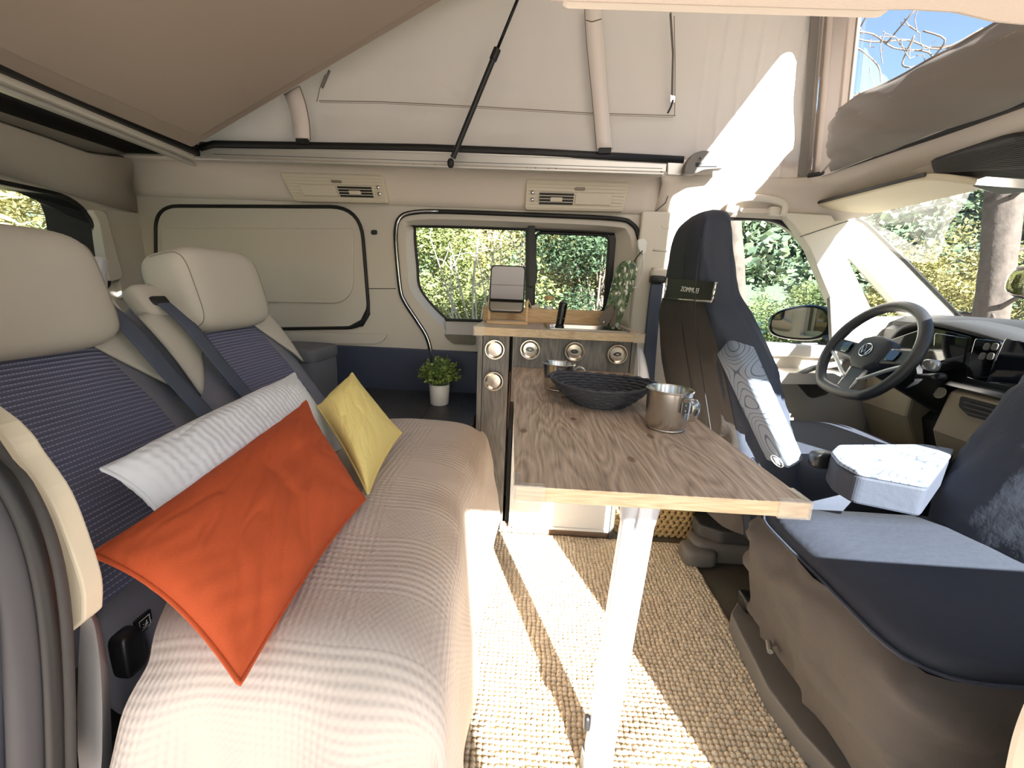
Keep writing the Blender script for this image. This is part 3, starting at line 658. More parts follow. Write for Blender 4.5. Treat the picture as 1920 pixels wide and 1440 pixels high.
# instrument hood and screens
hood = smooth_path([at(1652, 655, X=1.30), at(1690, 612, X=1.28), at(1745, 604, X=1.27), at(1830, 622, X=1.28), at(1925, 650, X=1.30), at(2000, 665, X=1.30)], 5)
V, F = loft([hood, [p+Vector((.14, 0, .012)) for p in hood], [p+Vector((.16, 0, -.05)) for p in hood]], False, False)
hh = mk('instrument_hood', V, F, DASHT, da, smooth=True); q = hh.modifiers.new('t', 'SOLIDIFY'); q.thickness = .012
def screen(name, pts, X, M=GLOSS, th=.01):
    return mk(name, *extr(rpoly(px(pts, X=X), .008), (th, 0, 0)), M, da, bevel=.002)
screen('display_panel', [(1660, 640), (1742, 612), (1824, 632), (1818, 690), (1745, 700), (1690, 690)], 1.285)
screen('display_glass', [(1752, 624), (1816, 634), (1806, 682), (1748, 676)], 1.282, mat('display', (14, 15, 20), .05, coat=1.0))
screen('switch_panel', [(1828, 634), (1876, 640), (1850, 720), (1808, 706)], 1.27)
screen('centre_display', [(1884, 634), (1990, 652), (1990, 742), (1848, 716)], 1.25, mat('display2', (20, 22, 30), .04, coat=1.0))
for k in range(4):
    screen('switch', [(1846+(k % 2)*15-(k//2)*8, 642+(k//2)*18), (1858+(k % 2)*15-(k//2)*8, 644+(k//2)*18), (1852+(k % 2)*15-(k//2)*8, 658+(k//2)*18), (1840+(k % 2)*15-(k//2)*8, 656+(k//2)*18)], 1.267, DARKG, .004)
# start button and lower vent
b0 = at(1763, 737, X=1.272)
mk('start_button', *lathe([(.0001, .006), (.012, .006), (.013, .004), (.017, .004), (.018, 0)], b0, 20, (-1, 0, .25)), mat('button_ring', (170, 162, 146), .35, .5), da, smooth=True, auto=30)
vt = screen('side_vent', [(1800, 742), (1900, 768), (1892, 800), (1815, 780), (1796, 762)], 1.262, BLACK, .006)
for k in range(3):
    a = at(1808, 754+k*9, X=1.258); b = at(1888, 776+k*9, X=1.258)
    mk('vent_slat', *tube([a, b], .0022, 5), DARKG, vt)
mk('stalk', *tube([(1.20, 1.34, .66), (1.16, 1.24, .68), (1.12, 1.17, .69)], [.008, .008, .012], 8), BLACKP, da, smooth=True)
mk('stalk_cap', *rbox(at(1746, 685, X=1.11), .012, .022, .016, n=5, pw=3), mat('stalk_silver', (170, 170, 168), .3, .6), da, smooth=True)

# steering wheel
wc = Vector((1.09, 1.385, .718)); wax = Vector((-.906, 0, .423)).normalized(); WS = .90   # axis towards the driver
wx = Vector((0, -1, 0)); wy = wx.cross(wax); wy = -wy if wy.z < 0 else wy
def W(a, b, d=0.0): return wc+(wx*a+wy*b+wax*d)*WS
sw = thing('steering_wheel', wc+Vector((0, 0, -.19)), 'leather steering wheel with flattened bottom and round centre emblem', 'steering wheel')
LEATH = mat('wheel_leather', (40, 41, 43), .42, bump=.25, bscale=500)
rim = []
for k in range(64):
    t = 2*math.pi*k/64; y = .182*math.sin(t)
    if y < -.150: y = -.150-(abs(y)-.150)*.35
    rim.append(W(.182*math.cos(t), y, .012))
mk('rim', *tube(rim, .0165, 12, True), LEATH, sw, smooth=True)
mk('hub', *loft([[W(a*s, b*s, d) for a, b in [(-.075, .02), (-.06, .055), (-.02, .07), (.02, .07), (.06, .055), (.075, .02), (.065, -.035), (.03, -.065), (-.03, -.065), (-.065, -.035)]] for s, d in ((1.0, -.03), (1.0, .0), (.9, .016), (.6, .022))]), mat('hub_plastic', (34, 37, 44), .55), sw, bevel=.004, smooth=True, auto=50)
SILV = mat('spoke_silver', (190, 190, 188), .3, .7)
for s in (-1, 1):
    sp = mk('spoke', *extr(rpoly([W(s*.06, .03, -.004), W(s*.17, .035, .002), W(s*.172, -.015, .002), W(s*.06, -.03, -.004)], .01), wax*.012), BLACKP, sw, bevel=.004)
    mk('button_pad', *extr(rpoly([W(s*.085, .026, .012), W(s*.128, .024, .012), W(s*.125, -.014, .012), W(s*.085, -.016, .012)], .01), wax*.005), GLOSS, sp, bevel=.002)
    mk('spoke_trim', *tube(smooth_path([W(s*.166, -.02, .01), W(s*.12, -.045, .01), W(s*.06, -.085, .008), W(s*.03, -.10, .006)], 4), .006, 8), SILV, sp, smooth=True)
ls = mk('spoke', *extr(rpoly([W(-.035, -.06, -.006), W(.035, -.06, -.006), W(.03, -.155, .0), W(-.03, -.155, .0)], .008), wax*.01), BLACKP, sw, bevel=.003)
for s in (-1, 1): mk('spoke_trim', *tube([W(s*.036, -.06, .002), W(s*.03, -.10, .004), W(s*.03, -.158, .006)], .005, 8), SILV, ls, smooth=True)
# emblem: ring with the letters V over W drawn as strokes
em = mk('emblem', *tube([W(.024*math.cos(2*math.pi*k/32), .005+.024*math.sin(2*math.pi*k/32), .0245) for k in range(32)], .0016, 6, True), CHROME, sw, smooth=True)
for pts in ([(-.0085, .0205), (0, .0045), (.0085, .0205)], [(-.0195, .0165), (-.0085, -.0125), (0, .0025), (.0085, -.0125), (.0195, .0165)]):
    mk('letter', *tube([W(a, b+.005*0+.002, .0245) for a, b in pts], .0014, 6), CHROME, em)
mk('column', *tube([wc-wax*.02, wc-wax*.16, wc-wax*.30], [.05, .055, .06], 14), BLACKP, sw, smooth=True, auto=50)
# outside mirror
om = thing('door_mirror', at(1500, 640, Y=1.93), "black outside mirror beyond the driver's door window", 'mirror')
oc_ = at(1497, 605, Y=1.95)
ax_ = Vector((-.80, -.60, .0)).normalized(); sx_ = Vector((0, 0, 1)).cross(ax_).normalized()
def mo(a, b, d): return oc_+sx_*a+Vector((0, 0, 1))*b+ax_*d
shape = [(-.115, .0), (-.105, -.05), (-.06, -.072), (.03, -.075), (.10, -.06), (.135, -.02), (.13, .045), (.09, .075), (.02, .078), (-.06, .055), (-.10, .03)]
shape = [(p.x, p.y) for p in smooth_path([(a, b, 0) for a, b in shape], 3, True)]
mk('housing', *loft([[mo(a*s, b*s, d) for a, b in shape] for s, d in ((.5, -.10), (.85, -.07), (1.0, -.01), (1.02, .02), (.95, .028), (.9, .02))]), mat('mirror_black', (20, 26, 26), .25, coat=.3), om, smooth=True, auto=50)
mk('mirror_pane', *extr([mo(a*.86, b*.86, .0235) for a, b in shape], ax_*.002), mat('mirror_silver', (200, 190, 180), .03, 1.0), om)
mk('arm', *tube([mo(.10, -.05, -.03), mo(.16, -.05, -.05), (1.22, 1.77, oc_.z-.06)], .03, 10), mat('mirror_black', (20, 26, 26), .25), om, smooth=True)
# ================================================================ outdoors
GRM = mat('forest_ground', (172, 158, 146), .95, bump=.6, bscale=6, var=.35, vscale=3)
n_, b_, L_ = nodes_of(GRM)      # pale bare soil round the van, green scrub further off
tcg = n_.nodes.new('ShaderNodeTexCoord'); vl = n_.nodes.new('ShaderNodeVectorMath'); vl.operation = 'LENGTH'; L_.new(tcg.outputs['Object'], vl.inputs[0])
nzg = n_.nodes.new('ShaderNodeTexNoise'); nzg.inputs['Scale'].default_value = .6; L_.new(tcg.outputs['Object'], nzg.inputs['Vector'])
dg_ = math_n(n_, 'ADD', vl.outputs['Value'], math_n(n_, 'MULTIPLY', nzg.outputs[0], 5.0))
mr_ = n_.nodes.new('ShaderNodeMapRange'); mr_.inputs[1].default_value = 8.5; mr_.inputs[2].default_value = 13.0; L_.new(dg_, mr_.inputs[0])
old = b_.inputs['Base Color'].links[0].from_socket; mxg = n_.nodes.new('ShaderNodeMix'); mxg.data_type = 'RGBA'; mxg.inputs[7].default_value = lin((84, 92, 62))+(1,)
L_.new(mr_.outputs[0], mxg.inputs[0]); L_.new(old, mxg.inputs[6]); L_.new(mxg.outputs[2], b_.inputs['Base Color'])
def ground(u, v):
    r = 0.02+u*u*260; a = v*2*math.pi
    x, y = r*math.cos(a), r*math.sin(a)
    return (x, y, -.55+(.12*wob(x*.25, y*.25, 0, 1) if r > 3 else 0)-(0.0 if r < 6 else min(.9, (r-6)*.05)))
V, F, U = grid(ground, 40, 64)
mk('ground', V, F, GRM, kind='structure', label='dry forest ground around the van')
# wooded hillside across the water
HM = mat('hill_forest', (70, 84, 66), .95, var=.4, vscale=.35, bump=1.0, bscale=.8)
def hill(u, v):
    a = R_(-40+u*190); r = 230+v*330
    h = (v**.85)*(165+50*wob(math.cos(a)*2, math.sin(a)*2, 3, 1.3))
    return (r*math.cos(a), r*math.sin(a), -3+h)
V, F, U = grid(hill, 90, 24)
hv = V
mk('hillside', V, F, HM, smooth=True, label='wooded blue-green hillside across the water', cat='hill', kind='structure')
LAKE = mat('lake_water', (30, 62, 84), .12, bump=.3, bscale=1.5)
mk('lake', *extr([(24+27*math.cos(R_(a)), 42+27*math.sin(R_(a)), -1.36) for a in range(0, 360, 10)], (0, 0, -.02)), LAKE, label='blue lake beyond the trees', cat='lake', kind='structure')

def leafmat(name, c1, c2, tr=.35):
    M = bpy.data.materials.new(name); M.use_nodes = True; n = M.node_tree; L = n.links; b = n.nodes['Principled BSDF']
    out = n.nodes['Material Output']
    gi = n.nodes.new('ShaderNodeNewGeometry')
    col = ramp(n, gi.outputs['Random Per Island'], [(0, c1), (1, c2)])
    L.new(col, b.inputs['Base Color']); b.inputs['Roughness'].default_value = .65; b.inputs['Specular IOR Level'].default_value = .15
    t = n.nodes.new('ShaderNodeBsdfTranslucent'); L.new(col, t.inputs[0])
    mx = n.nodes.new('ShaderNodeMixShader'); mx.inputs[0].default_value = tr
    L.new(b.outputs[0], mx.inputs[1]); L.new(t.outputs[0], mx.inputs[2]); L.new(mx.outputs[0], out.inputs[0])
    return M
BARK = mat('pine_bark', (70, 63, 57), .95, var=.6, vscale=14, bump=1.0, bscale=30)
TWIG = mat('twig', (112, 100, 88), .9)
def leaves(center, rad, n, size, rng, clumps=60, shape=2.6, flat=.6):
    """n leaf blades gathered in clumps on the outside of an ellipsoid"""
    rs = np.random.default_rng(rng); c = np.array(center); rad = np.array(rad)
    d = rs.normal(size=(clumps, 3)); d /= np.linalg.norm(d, axis=1)[:, None]
    cc = d*rad*(rs.uniform(.45, 1.0, (clumps, 1))); cr = rs.uniform(.16, .34, clumps)*rad.mean()
    k = rs.integers(0, clumps, n)
    p = rs.normal(size=(n, 3)); p /= np.linalg.norm(p, axis=1)[:, None]
    P = c+cc[k]+p*(cr[k]*rs.uniform(.5, 1.0, n))[:, None]
    t = rs.normal(size=(n, 3)); t[:, 2] *= flat; t /= np.linalg.norm(t, axis=1)[:, None]
    s = np.cross(t, rs.normal(size=(n, 3))); s /= np.linalg.norm(s, axis=1)[:, None]
    ln = size*rs.uniform(.6, 1.3, n)[:, None]; wd = ln/shape
    V = np.empty((n, 4, 3)); V[:, 0] = P; V[:, 1] = P+t*ln*.5+s*wd*.5; V[:, 2] = P+t*ln; V[:, 3] = P+t*ln*.5-s*wd*.5
    F = np.arange(n*4).reshape(n, 4)
    return V.reshape(-1, 3), F, c+cc
def fast_mesh(name, V, F, M, parent, **k):
    me = bpy.data.meshes.new(name); off = np.array(WLOC[parent.name])
    V = (V-off).astype(np.float32); n = len(F); kk = F.shape[1]
    me.vertices.add(len(V)); me.vertices.foreach_set('co', V.ravel()); me.loops.add(n*kk); me.loops.foreach_set('vertex_index', F.astype(np.int32).ravel())
    me.polygons.add(n); me.polygons.foreach_set('loop_start', np.arange(0, n*kk, kk, dtype=np.int32)); me.polygons.foreach_set('loop_total', np.full(n, kk, dtype=np.int32))
    me.update(calc_edges=True); me.materials.append(M)
    o_ = bpy.data.objects.new(name, me); COL.objects.link(o_); o_.parent = parent; WLOC[o_.name] = WLOC[parent.name]; tag(o_, **k); return o_
def bush(name, label, cat, base, rad, n, size, M, seed, trunk=.05, clumps=70, group=None, shape=2.6):
    base = Vector(base); e = thing(name, base, label, cat, group)
    c = base+Vector((0, 0, rad[2]*1.05))
    V, F, cc = leaves(c, rad, n, size, seed, clumps, shape)
    V[:, 2] = np.maximum(V[:, 2], base.z+.02)
    fast_mesh('foliage', V, F, M, e, kind='stuff')
    rs = random.Random(seed); ms = []
    top = c+Vector((0, 0, rad[2]*.5))
    ms.append(tube(smooth_path([base+Vector((0, 0, -.1)), base.lerp(top, .4)+Vector((rs.uniform(-.1, .1), 0, 0)), top], 4), [trunk*(1-i/10) for i in range(9)], 7))
    for i in range(0, len(cc), 2):
        p = Vector(cc[i]); s = base.lerp(top, rs.uniform(.2, .7))
        ms.append(tube([s, s.lerp(p, .5)+Vector((0, 0, -.05*rad[2])), p], [trunk*.35, trunk*.25, trunk*.1], 5))
    mk('branches', *join(*ms), TWIG, e, smooth=True)
    return e
LG1 = leafmat('leaf_light', (84, 98, 52), (160, 164, 112)); LG2 = leafmat('leaf_mid', (62, 80, 48), (124, 134, 86))
LG3 = leafmat('leaf_dark', (36, 54, 42), (88, 106, 78)); LG4 = leafmat('leaf_yellow', (112, 110, 62), (172, 164, 112)); LG5 = leafmat('dry_grass', (132, 128, 76), (190, 184, 136))
G = -.55
# trees covering the far hillside (too many and too far to tell apart)
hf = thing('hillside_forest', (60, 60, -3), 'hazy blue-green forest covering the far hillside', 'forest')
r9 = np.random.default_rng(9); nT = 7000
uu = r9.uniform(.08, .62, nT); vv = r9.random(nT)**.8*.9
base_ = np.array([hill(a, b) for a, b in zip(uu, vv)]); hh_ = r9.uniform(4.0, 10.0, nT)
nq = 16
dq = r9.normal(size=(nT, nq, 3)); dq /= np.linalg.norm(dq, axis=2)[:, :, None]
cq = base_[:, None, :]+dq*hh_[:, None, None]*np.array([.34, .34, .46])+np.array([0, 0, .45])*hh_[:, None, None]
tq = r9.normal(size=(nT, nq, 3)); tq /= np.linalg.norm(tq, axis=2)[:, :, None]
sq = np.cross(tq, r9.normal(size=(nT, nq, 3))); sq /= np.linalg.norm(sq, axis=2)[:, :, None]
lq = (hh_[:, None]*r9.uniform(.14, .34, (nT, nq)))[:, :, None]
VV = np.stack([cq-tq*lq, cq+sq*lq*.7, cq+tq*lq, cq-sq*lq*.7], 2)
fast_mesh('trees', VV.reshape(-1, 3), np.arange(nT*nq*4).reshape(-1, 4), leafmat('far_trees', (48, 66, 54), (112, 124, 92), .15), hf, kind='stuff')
bush('oak_bush', 'light green leafy bush behind the sliding window at left', 'bush', (-1.35, 4.6, G), (1.5, .9, 1.25), 40000, .055, LG1, 1)
bush('oak_bush', 'dark green bush behind the right pane of the sliding window', 'bush', (.75, 5.0, G), (.95, .8, 1.35), 30000, .05, LG3, 2)
bush('oak_bush', 'pale green bush between the two window panes', 'bush', (-.15, 5.9, G), (1.1, .8, 1.7), 26000, .06, LG4, 3)
bush('oak_bush', 'bright green bush low behind the right window pane', 'bush', (.45, 3.9, G), (.8, .45, .62), 20000, .045, LG1, 4)
bush('pine_tree', 'blue-green pine standing high behind the left window pane', 'tree', (-2.4, 5.6, G), (1.1, .9, 2.2), 30000, .07, LG3, 5, .09, shape=6)
bush('oak_tree', 'mid green tree behind the bushes outside the sliding window', 'tree', (-.9, 8.2, G), (2.6, 1.4, 2.6), 36000, .085, LG2, 6, .12)
bush('oak_tree', 'tall light green tree behind the dark bush', 'tree', (1.9, 8.2, G), (1.5, 1.3, 2.3), 30000, .08, LG1, 7, .1)
bush('oak_bush', "green bush on the shore seen through the driver's window", 'bush', (6.0, 9.4, -.8), (1.5, 1.0, .95), 18000, .075, LG2, 8)
bush('oak_bush', 'yellow-green bush seen through the windscreen', 'bush', (6.9, 7.6, -.8), (1.3, 1.2, 1.35), 26000, .075, LG4, 9)
bush('oak_bush', 'low sunlit bush beyond the quarter window', 'bush', (5.2, 6.3, -.7), (.8, .7, .68), 14000, .06, LG1, 10)
bush('oak_bush', 'green bush beyond the windscreen at the right edge', 'bush', (8.4, 6.3, -.8), (1.2, 1.3, 1.25), 20000, .08, LG2, 11)
bush('grass_clump', 'pale dry grassy thicket behind the rear window', 'bush', (-4.2, 2.6, G), (1.3, 1.9, 1.5), 24000, .16, LG5, 12, shape=9)
ds_ = thing('bare_shrub', (-.3, 3.55, G), 'pale leafless twigs in front of the bushes behind the left window pane', 'shrub')
r5 = random.Random(3); root_ = Vector((-.25, 3.55, G))
for k in range(16):
    tip_ = at(r5.uniform(800, 985), r5.uniform(420, 540), Y=3.55+r5.uniform(-.15, .15)); mid_ = root_.lerp(tip_, .55)+Vector((r5.uniform(-.15, .15), r5.uniform(-.1, .1), r5.uniform(0, .15)))
    pth = smooth_path([root_+Vector((r5.uniform(-.05, .05), 0, 0)), mid_, tip_], 5)
    mk('twig', *tube(pth, [.012-.009*i/10 for i in range(len(pth))], 5), mat('pale_twig', (172, 164, 148), .9), ds_, smooth=True)
    for j in range(4):
        s_i = pth[r5.randrange(4, len(pth))]; d_ = Vector((r5.uniform(-1, 1), r5.uniform(-.4, .4), r5.uniform(-.2, 1)))*.22
        mk('twig', *tube([s_i, s_i+d_*.5+Vector((.02, 0, .02)), s_i+d_], [.004, .003, .0015], 4), mat('pale_twig', (172, 164, 148), .9), ds_)
def trunk(name, label, p0, p1, r0, r1, seed, limbs):
    p0, p1 = Vector(p0), Vector(p1); e = thing(name, p0, label, 'tree')
    rs = random.Random(seed); N = 34; loops = []
    for i in range(N+1):
        t = i/N; c = p0.lerp(p1, t)+Vector((.05*wob(t*3, seed, 0, 1), .05*wob(t*3, seed, 5, 1), 0)); r = r0+(r1-r0)*t
        loops.append([c+Vector((math.cos(a), math.sin(a), 0))*r*(1+.14*wob(math.cos(a)*2.5, math.sin(a)*2.5, t*9+seed, 1)+.06*wob(math.cos(a)*7, math.sin(a)*7, t*30, 1)) for a in [2*math.pi*k/26 for k in range(26)]])
    mk('trunk', *loft(loops), BARK, e, smooth=True)
    for k in range(limbs):
        t = rs.uniform(.25, .97); c = p0.lerp(p1, t); a = rs.uniform(0, 6.28); l = rs.uniform(.35, .9)
        d = Vector((math.cos(a), math.sin(a), rs.uniform(-.1, .4)))
        mk('limb', *tube(smooth_path([c, c+d*l*.5+Vector((0, 0, .03)), c+d*l], 3), [.03, .025, .02, .018, .015, .012, .008][:7], 6), BARK, e, smooth=True)
    return e
q0 = at(1383, 600, Y=4.6); q1 = at(1372, 420, Y=4.6); dv = (q1-q0)/(q1.z-q0.z)
trunk('pine_tree', "pine trunk close behind the driver's headrest in the side window", q0+dv*(G-q0.z-.2), q0+dv*(3.2-q0.z), .105, .085, 3, 3)
q0 = at(1858, 600, Y=4.2); q1 = at(1878, 380, Y=4.2); dv = (q1-q0)/(q1.z-q0.z)
trunk('pine_tree', 'thick pine trunk with dead stubs seen through the windscreen', q0+dv*(-.9-q0.z), q0+dv*(4.5-q0.z), .125, .11, 8, 14)
for i_, (x, y, r, lab) in enumerate([(-7.5, -5.5, 2.6, 'unseen leafy tree added against sky light on the near side, towards the rear'), (-3.2, -10.5, 2.8, 'unseen leafy tree added against sky light on the near side, straight behind the camera'), (9.5, -4.5, 2.6, 'unseen leafy tree added against sky light on the near side, ahead of the van')]):  # out-of-view trees added to lower the sky light at the open door
    bush('oak_tree', lab, 'tree', (x, y, G), (r, r, 2.9), 16000, .16, LG2, 40+i_, .14)
# bare twigs over the roof window
tw = thing('dead_branch', (2.2, 2.2, 3.0), 'bare twisting branches against the sky above the roof window', 'branch')
rs = random.Random(11); P0 = at(1600, 45, Y=2.9)
for pts in ([(1585, 60), (1640, 62), (1700, 75), (1740, 100), (1750, 130)], [(1590, 85), (1630, 88), (1655, 120), (1658, 150)], [(1600, 45), (1660, 60), (1720, 62), (1775, 85), (1830, 60)], [(1725, 62), (1745, 90), (1760, 100)], [(1580, 165), (1605, 172), (1640, 160)], [(1620, 58), (1615, 30), (1600, 0)], [(1680, 70), (1690, 40), (1720, 10)], [(1700, 76), (1705, 110), (1700, 130)]):
    mk('twig', *tube(smooth_path([at(x, y, Y=2.9)+Vector((0, rs.uniform(-.1, .1), 0)) for x, y in pts], 4), .0045, 5), TWIG, tw, smooth=True)
    for k in range(5):
        a = at(*rs.choice(pts), Y=2.9); d = Vector((rs.uniform(-1, 1), 0, rs.uniform(-1, 1)))*.12
        mk('twig', *tube([a, a+d*.6+Vector((0, .02, .01)), a+d], .0022, 4), TWIG, tw)
mk('limb', *tube(smooth_path([at(1575, 70, Y=2.9), at(1480, 40, Y=2.9), (1.6, 3.4, 2.9), at(1372, 420, Y=4.6)+Vector((0, 0, 1.9))], 5), .018, 6), BARK, tw, smooth=True)
# unseen trunk added on the sunny side to keep the sun off the bench
tp = Vector((-.17, 0, 0))+SUN_AZ*3.2
trunk('pine_tree', 'unseen pine trunk added behind the camera to shade the bench', (tp.x, tp.y, G-.2), (tp.x, tp.y, 5.5), .36, .30, 21, 6)
# ================================================================ floor and kitchen
JUTE = mat('jute', (222, 205, 176), .95, var=.35, vscale=60, bump=.5, bscale=500)
rg = thing('jute_rug', (.24, .86, 0), 'knotted natural jute rug on the dark floor', 'rug')
rx0, rx1, ry0, ry1 = -.145, .590, .34, 1.378
mk('backing', *box(rx0, rx1, ry0, ry1, .0005, .004), JUTE, rg)
rs = np.random.default_rng(4); px_, py_ = .0118, .0112
nx, ny = int((rx1-rx0)/px_), int((ry1-ry0)/py_)
ang = np.linspace(0, 2*np.pi, 7)[:-1]
tmpl = [(0, 0, .0105)]+[(math.cos(a)*.0055, math.sin(a)*.0046, .0085) for a in ang]+[(math.cos(a)*.0072, math.sin(a)*.0064, .003) for a in ang]
tf = [(0, 1+i, 1+(i+1) % 6) for i in range(6)]+[f for i in range(6) for f in ((1+i, 7+i, 7+(i+1) % 6), (1+i, 7+(i+1) % 6, 1+(i+1) % 6))]
tmpl = np.array(tmpl); tf = np.array(tf)
I, J = np.meshgrid(np.arange(nx), np.arange(ny), indexing='ij'); I = I.ravel(); J = J.ravel()
cx = rx0+px_*(I+.5)+.0016*np.sin(J*.6)+rs.normal(0, .0007, len(I)); cy = ry0+py_*(J+.5)+rs.normal(0, .0006, len(I)); sc = rs.uniform(.88, 1.14, len(I))
V = tmpl[None]*sc[:, None, None]; V = V+np.stack([cx, cy, np.full(len(I), .002)], 1)[:, None, :]
F = (tf[None]+(np.arange(len(I))*len(tmpl))[:, None, None]).reshape(-1, 3)
kn_ = fast_mesh('knots', V.reshape(-1, 3), F, JUTE, rg, kind='stuff'); kn_.data.polygons.foreach_set('use_smooth', [True]*len(F))

KF = 1.38; WT = .750
OAKD = wood('grey_oak_dark', (80, 77, 76), (142, 137, 130), 'Z', 1.0, .55)
OAKT = wood('grey_oak_top', (132, 108, 88), (222, 200, 178), 'Y', .8, .5)
OAKE = wood('oak_edge', (178, 150, 116), (220, 198, 164), 'X', 2.0, .5)
PINE = wood('light_pine', (190, 150, 104), (222, 190, 146), 'X', 1.2, .55)
def kx(x, y=640, Y=KF): return at(x, y, Y=Y).x
kc = thing('kitchen_cabinet', (.08, 1.5, 0), 'grey oak kitchen cabinet with round steel latches below the window', 'cabinet')
xl, x1_, x2_, xr, xr2 = kx(896), kx(905.5), kx(956.5), kx(1185), kx(1194.5)
mk('side_panel', *box(xl, x1_-.0008, KF-.004, 1.68, 0.0, .724), OAKD, kc, bevel=.001)
mk('end_panel', *box(xr+.0008, xr2, KF-.004, 1.68, 0.30, .724), OAKD, kc, bevel=.001)
mk('back_panel', *box(x1_, xr, 1.66, 1.68, .0, .724), OAKD, kc)
mk('inner_wall', *box(x2_+.006, x2_+.018, KF+.03, 1.66, .02, .72), BLACK, kc)
DISC = mat('brushed_disc', (214, 208, 198), .22, 1.0)
def latch(parent, x, y, oval):
    c = at(x, y, Y=KF-.006)
    d = mk('latch', *lathe([(.0001, .004), (.012, .0035), (.022, .003), (.0265, .006), (.029, .011), (.032, .011), (.034, .006), (.034, -.004)], c, 36, (0, -1, 0)), DISC, parent, smooth=True, auto=25)
    if oval:
        ring = [c+Vector((.014*math.cos(2*math.pi*k/24), -.006, .0085*math.sin(2*math.pi*k/24))) for k in range(24)]
        mk('button', *extr(ring, (0, .003, 0)), mat('latch_button', (96, 94, 92), .25, 1.0), d)
        mk('button_ring', *tube(ring, .0013, 6, True), CHROME, d, smooth=True)
        mk('button_slot', *box(c.x-.004, c.x+.004, c.y-.0075, c.y-.005, c.z-.002, c.z+.002), CHROME, d)
dl = mk('narrow_door', *box(x1_+.0008, x2_-.002, KF, KF+.018, .012, .722), OAKD, kc, bevel=.001)
latch(dl, 928, 655, False); latch(dl, 926, 714, False)
dw_ = mk('drawer_front', *box(x2_+.009, xr-.0008, KF, KF+.018, .50, .722), OAKD, kc, bevel=.001)
for x, y in ((994, 655), (1077, 659), (1157, 664)): latch(dw_, x, y, True)
mk('plinth', *box(x1_, xr, KF+.012, KF+.03, 0.0, .03), wood('plinth_oak', (120, 96, 76), (170, 142, 114), 'X', 1, .6), kc)
mk('cable_bundle', *join(*[tube(smooth_path([(x2_+.003+.001*k, KF+.004, .60), (x2_+.0045+.002*math.sin(k*2), KF-.004, .53-.02*k), (x2_+.003, KF+.006, .40)], 4), .0014, 5) for k in range(3)]), mat('cable_red', (96, 60, 46), .6), kc)
# fridge box under the table
FR = thing('fridge_box', (.12, 1.5, 0.03), 'white fridge box behind the table leg under the drawers', 'fridge')
fx0, fx1 = x2_+.022, kx(1143, 960)
mk('body', *box(fx0, fx1, KF+.01, 1.64, .034, .48), WHITEP, FR, bevel=.004)
mk('door', *box(fx0+.004, fx1-.004, KF-.012, KF+.006, .045, .47), WHITEP, FR, bevel=.004)
mk('frame_strip', *box(fx0, fx1, KF-.016, KF+.008, .036, .046), WHITEP, FR, bevel=.002)
mk('frame_strip', *box(fx1-.010, fx1, KF-.016, KF+.008, .046, .47), WHITEP, FR, bevel=.002)
mk('frame_strip', *box(fx0, fx0+.006, KF-.016, KF+.008, .046, .47), WHITEP, FR, bevel=.002)
mk('handle_shade', *box(fx0+.02, fx1-.03, KF-.014, KF-.010, .42, .44), MIDG, FR)
mk('foot', *lathe([(.008, 0), (.008, .008), (.006, .01)], (fx1-.02, KF, .026), 10), MIDG, FR)
mk('foot', *lathe([(.008, 0), (.008, .008), (.006, .01)], (fx0+.02, KF, .026), 10), MIDG, FR)
mk('post', *box(kx(1145, 960), kx(1153, 960), KF-.01, KF+.02, 0.0, .5), DARKG, FR, bevel=.002)
# worktop
wl, wr_ = at(889, 615, Y=1.352).x, at(1209, 628, Y=1.352).x
wt = thing('worktop', (.1, 1.5, WT-.026), 'oak worktop on the kitchen cabinet with clear corner guards', 'worktop')
sx0, sx1, sy0, sy1 = .062, .322, 1.405, 1.60
def rect(x0, x1, y0, y1, z): return [Vector((x0, y0, z)), Vector((x1, y0, z)), Vector((x1, y1, z)), Vector((x0, y1, z))]
mk('edge_band', *plate(rect(wl, wr_, 1.352, 1.70, WT-.026), [rect(sx0, sx1, sy0, sy1, WT-.026)], (0, 0, .0252)), OAKE, wt)
mk('top_face', *plate(rect(wl, wr_, 1.352, 1.70, WT-.0008), [rect(sx0, sx1, sy0, sy1, WT-.0008)], (0, 0, .0008)), wood('grey_oak_wt', (134, 112, 94), (200, 178, 156), 'X', .8, .5), wt)
CLEAR = mat('clear_guard', (232, 226, 216), .2); CLEAR.node_tree.nodes['Principled BSDF'].inputs['Alpha'].default_value = .3
def guard(parent, c, dx, dy, th):
    """clear L-shaped corner guard hugging a board corner; c = top corner"""
    c = Vector(c); dx = Vector(dx); dy = Vector(dy); up = Vector((0, 0, 1)); nx_ = -dx.normalized(); ny_ = -dy.normalized()
    a = c+nx_*.002+ny_*.002-up*(th+.002)
    mk('corner_guard', *join(obox(a, dx, -ny_*-.002 if False else ny_*-.0035, up*(th+.004)), obox(a, dy, nx_*-.0035, up*(th+.004)), obox(a+up*(th+.002), dx, dy*.22, up*.002), obox(a+up*(th+.002), dx*.22, dy, up*.002)), CLEAR, parent)
guard(wt, (wl, 1.352, WT), (.035, 0, 0), (0, .035, 0), .026); guard(wt, (wr_, 1.352, WT), (-.035, 0, 0), (0, .035, 0), .026)
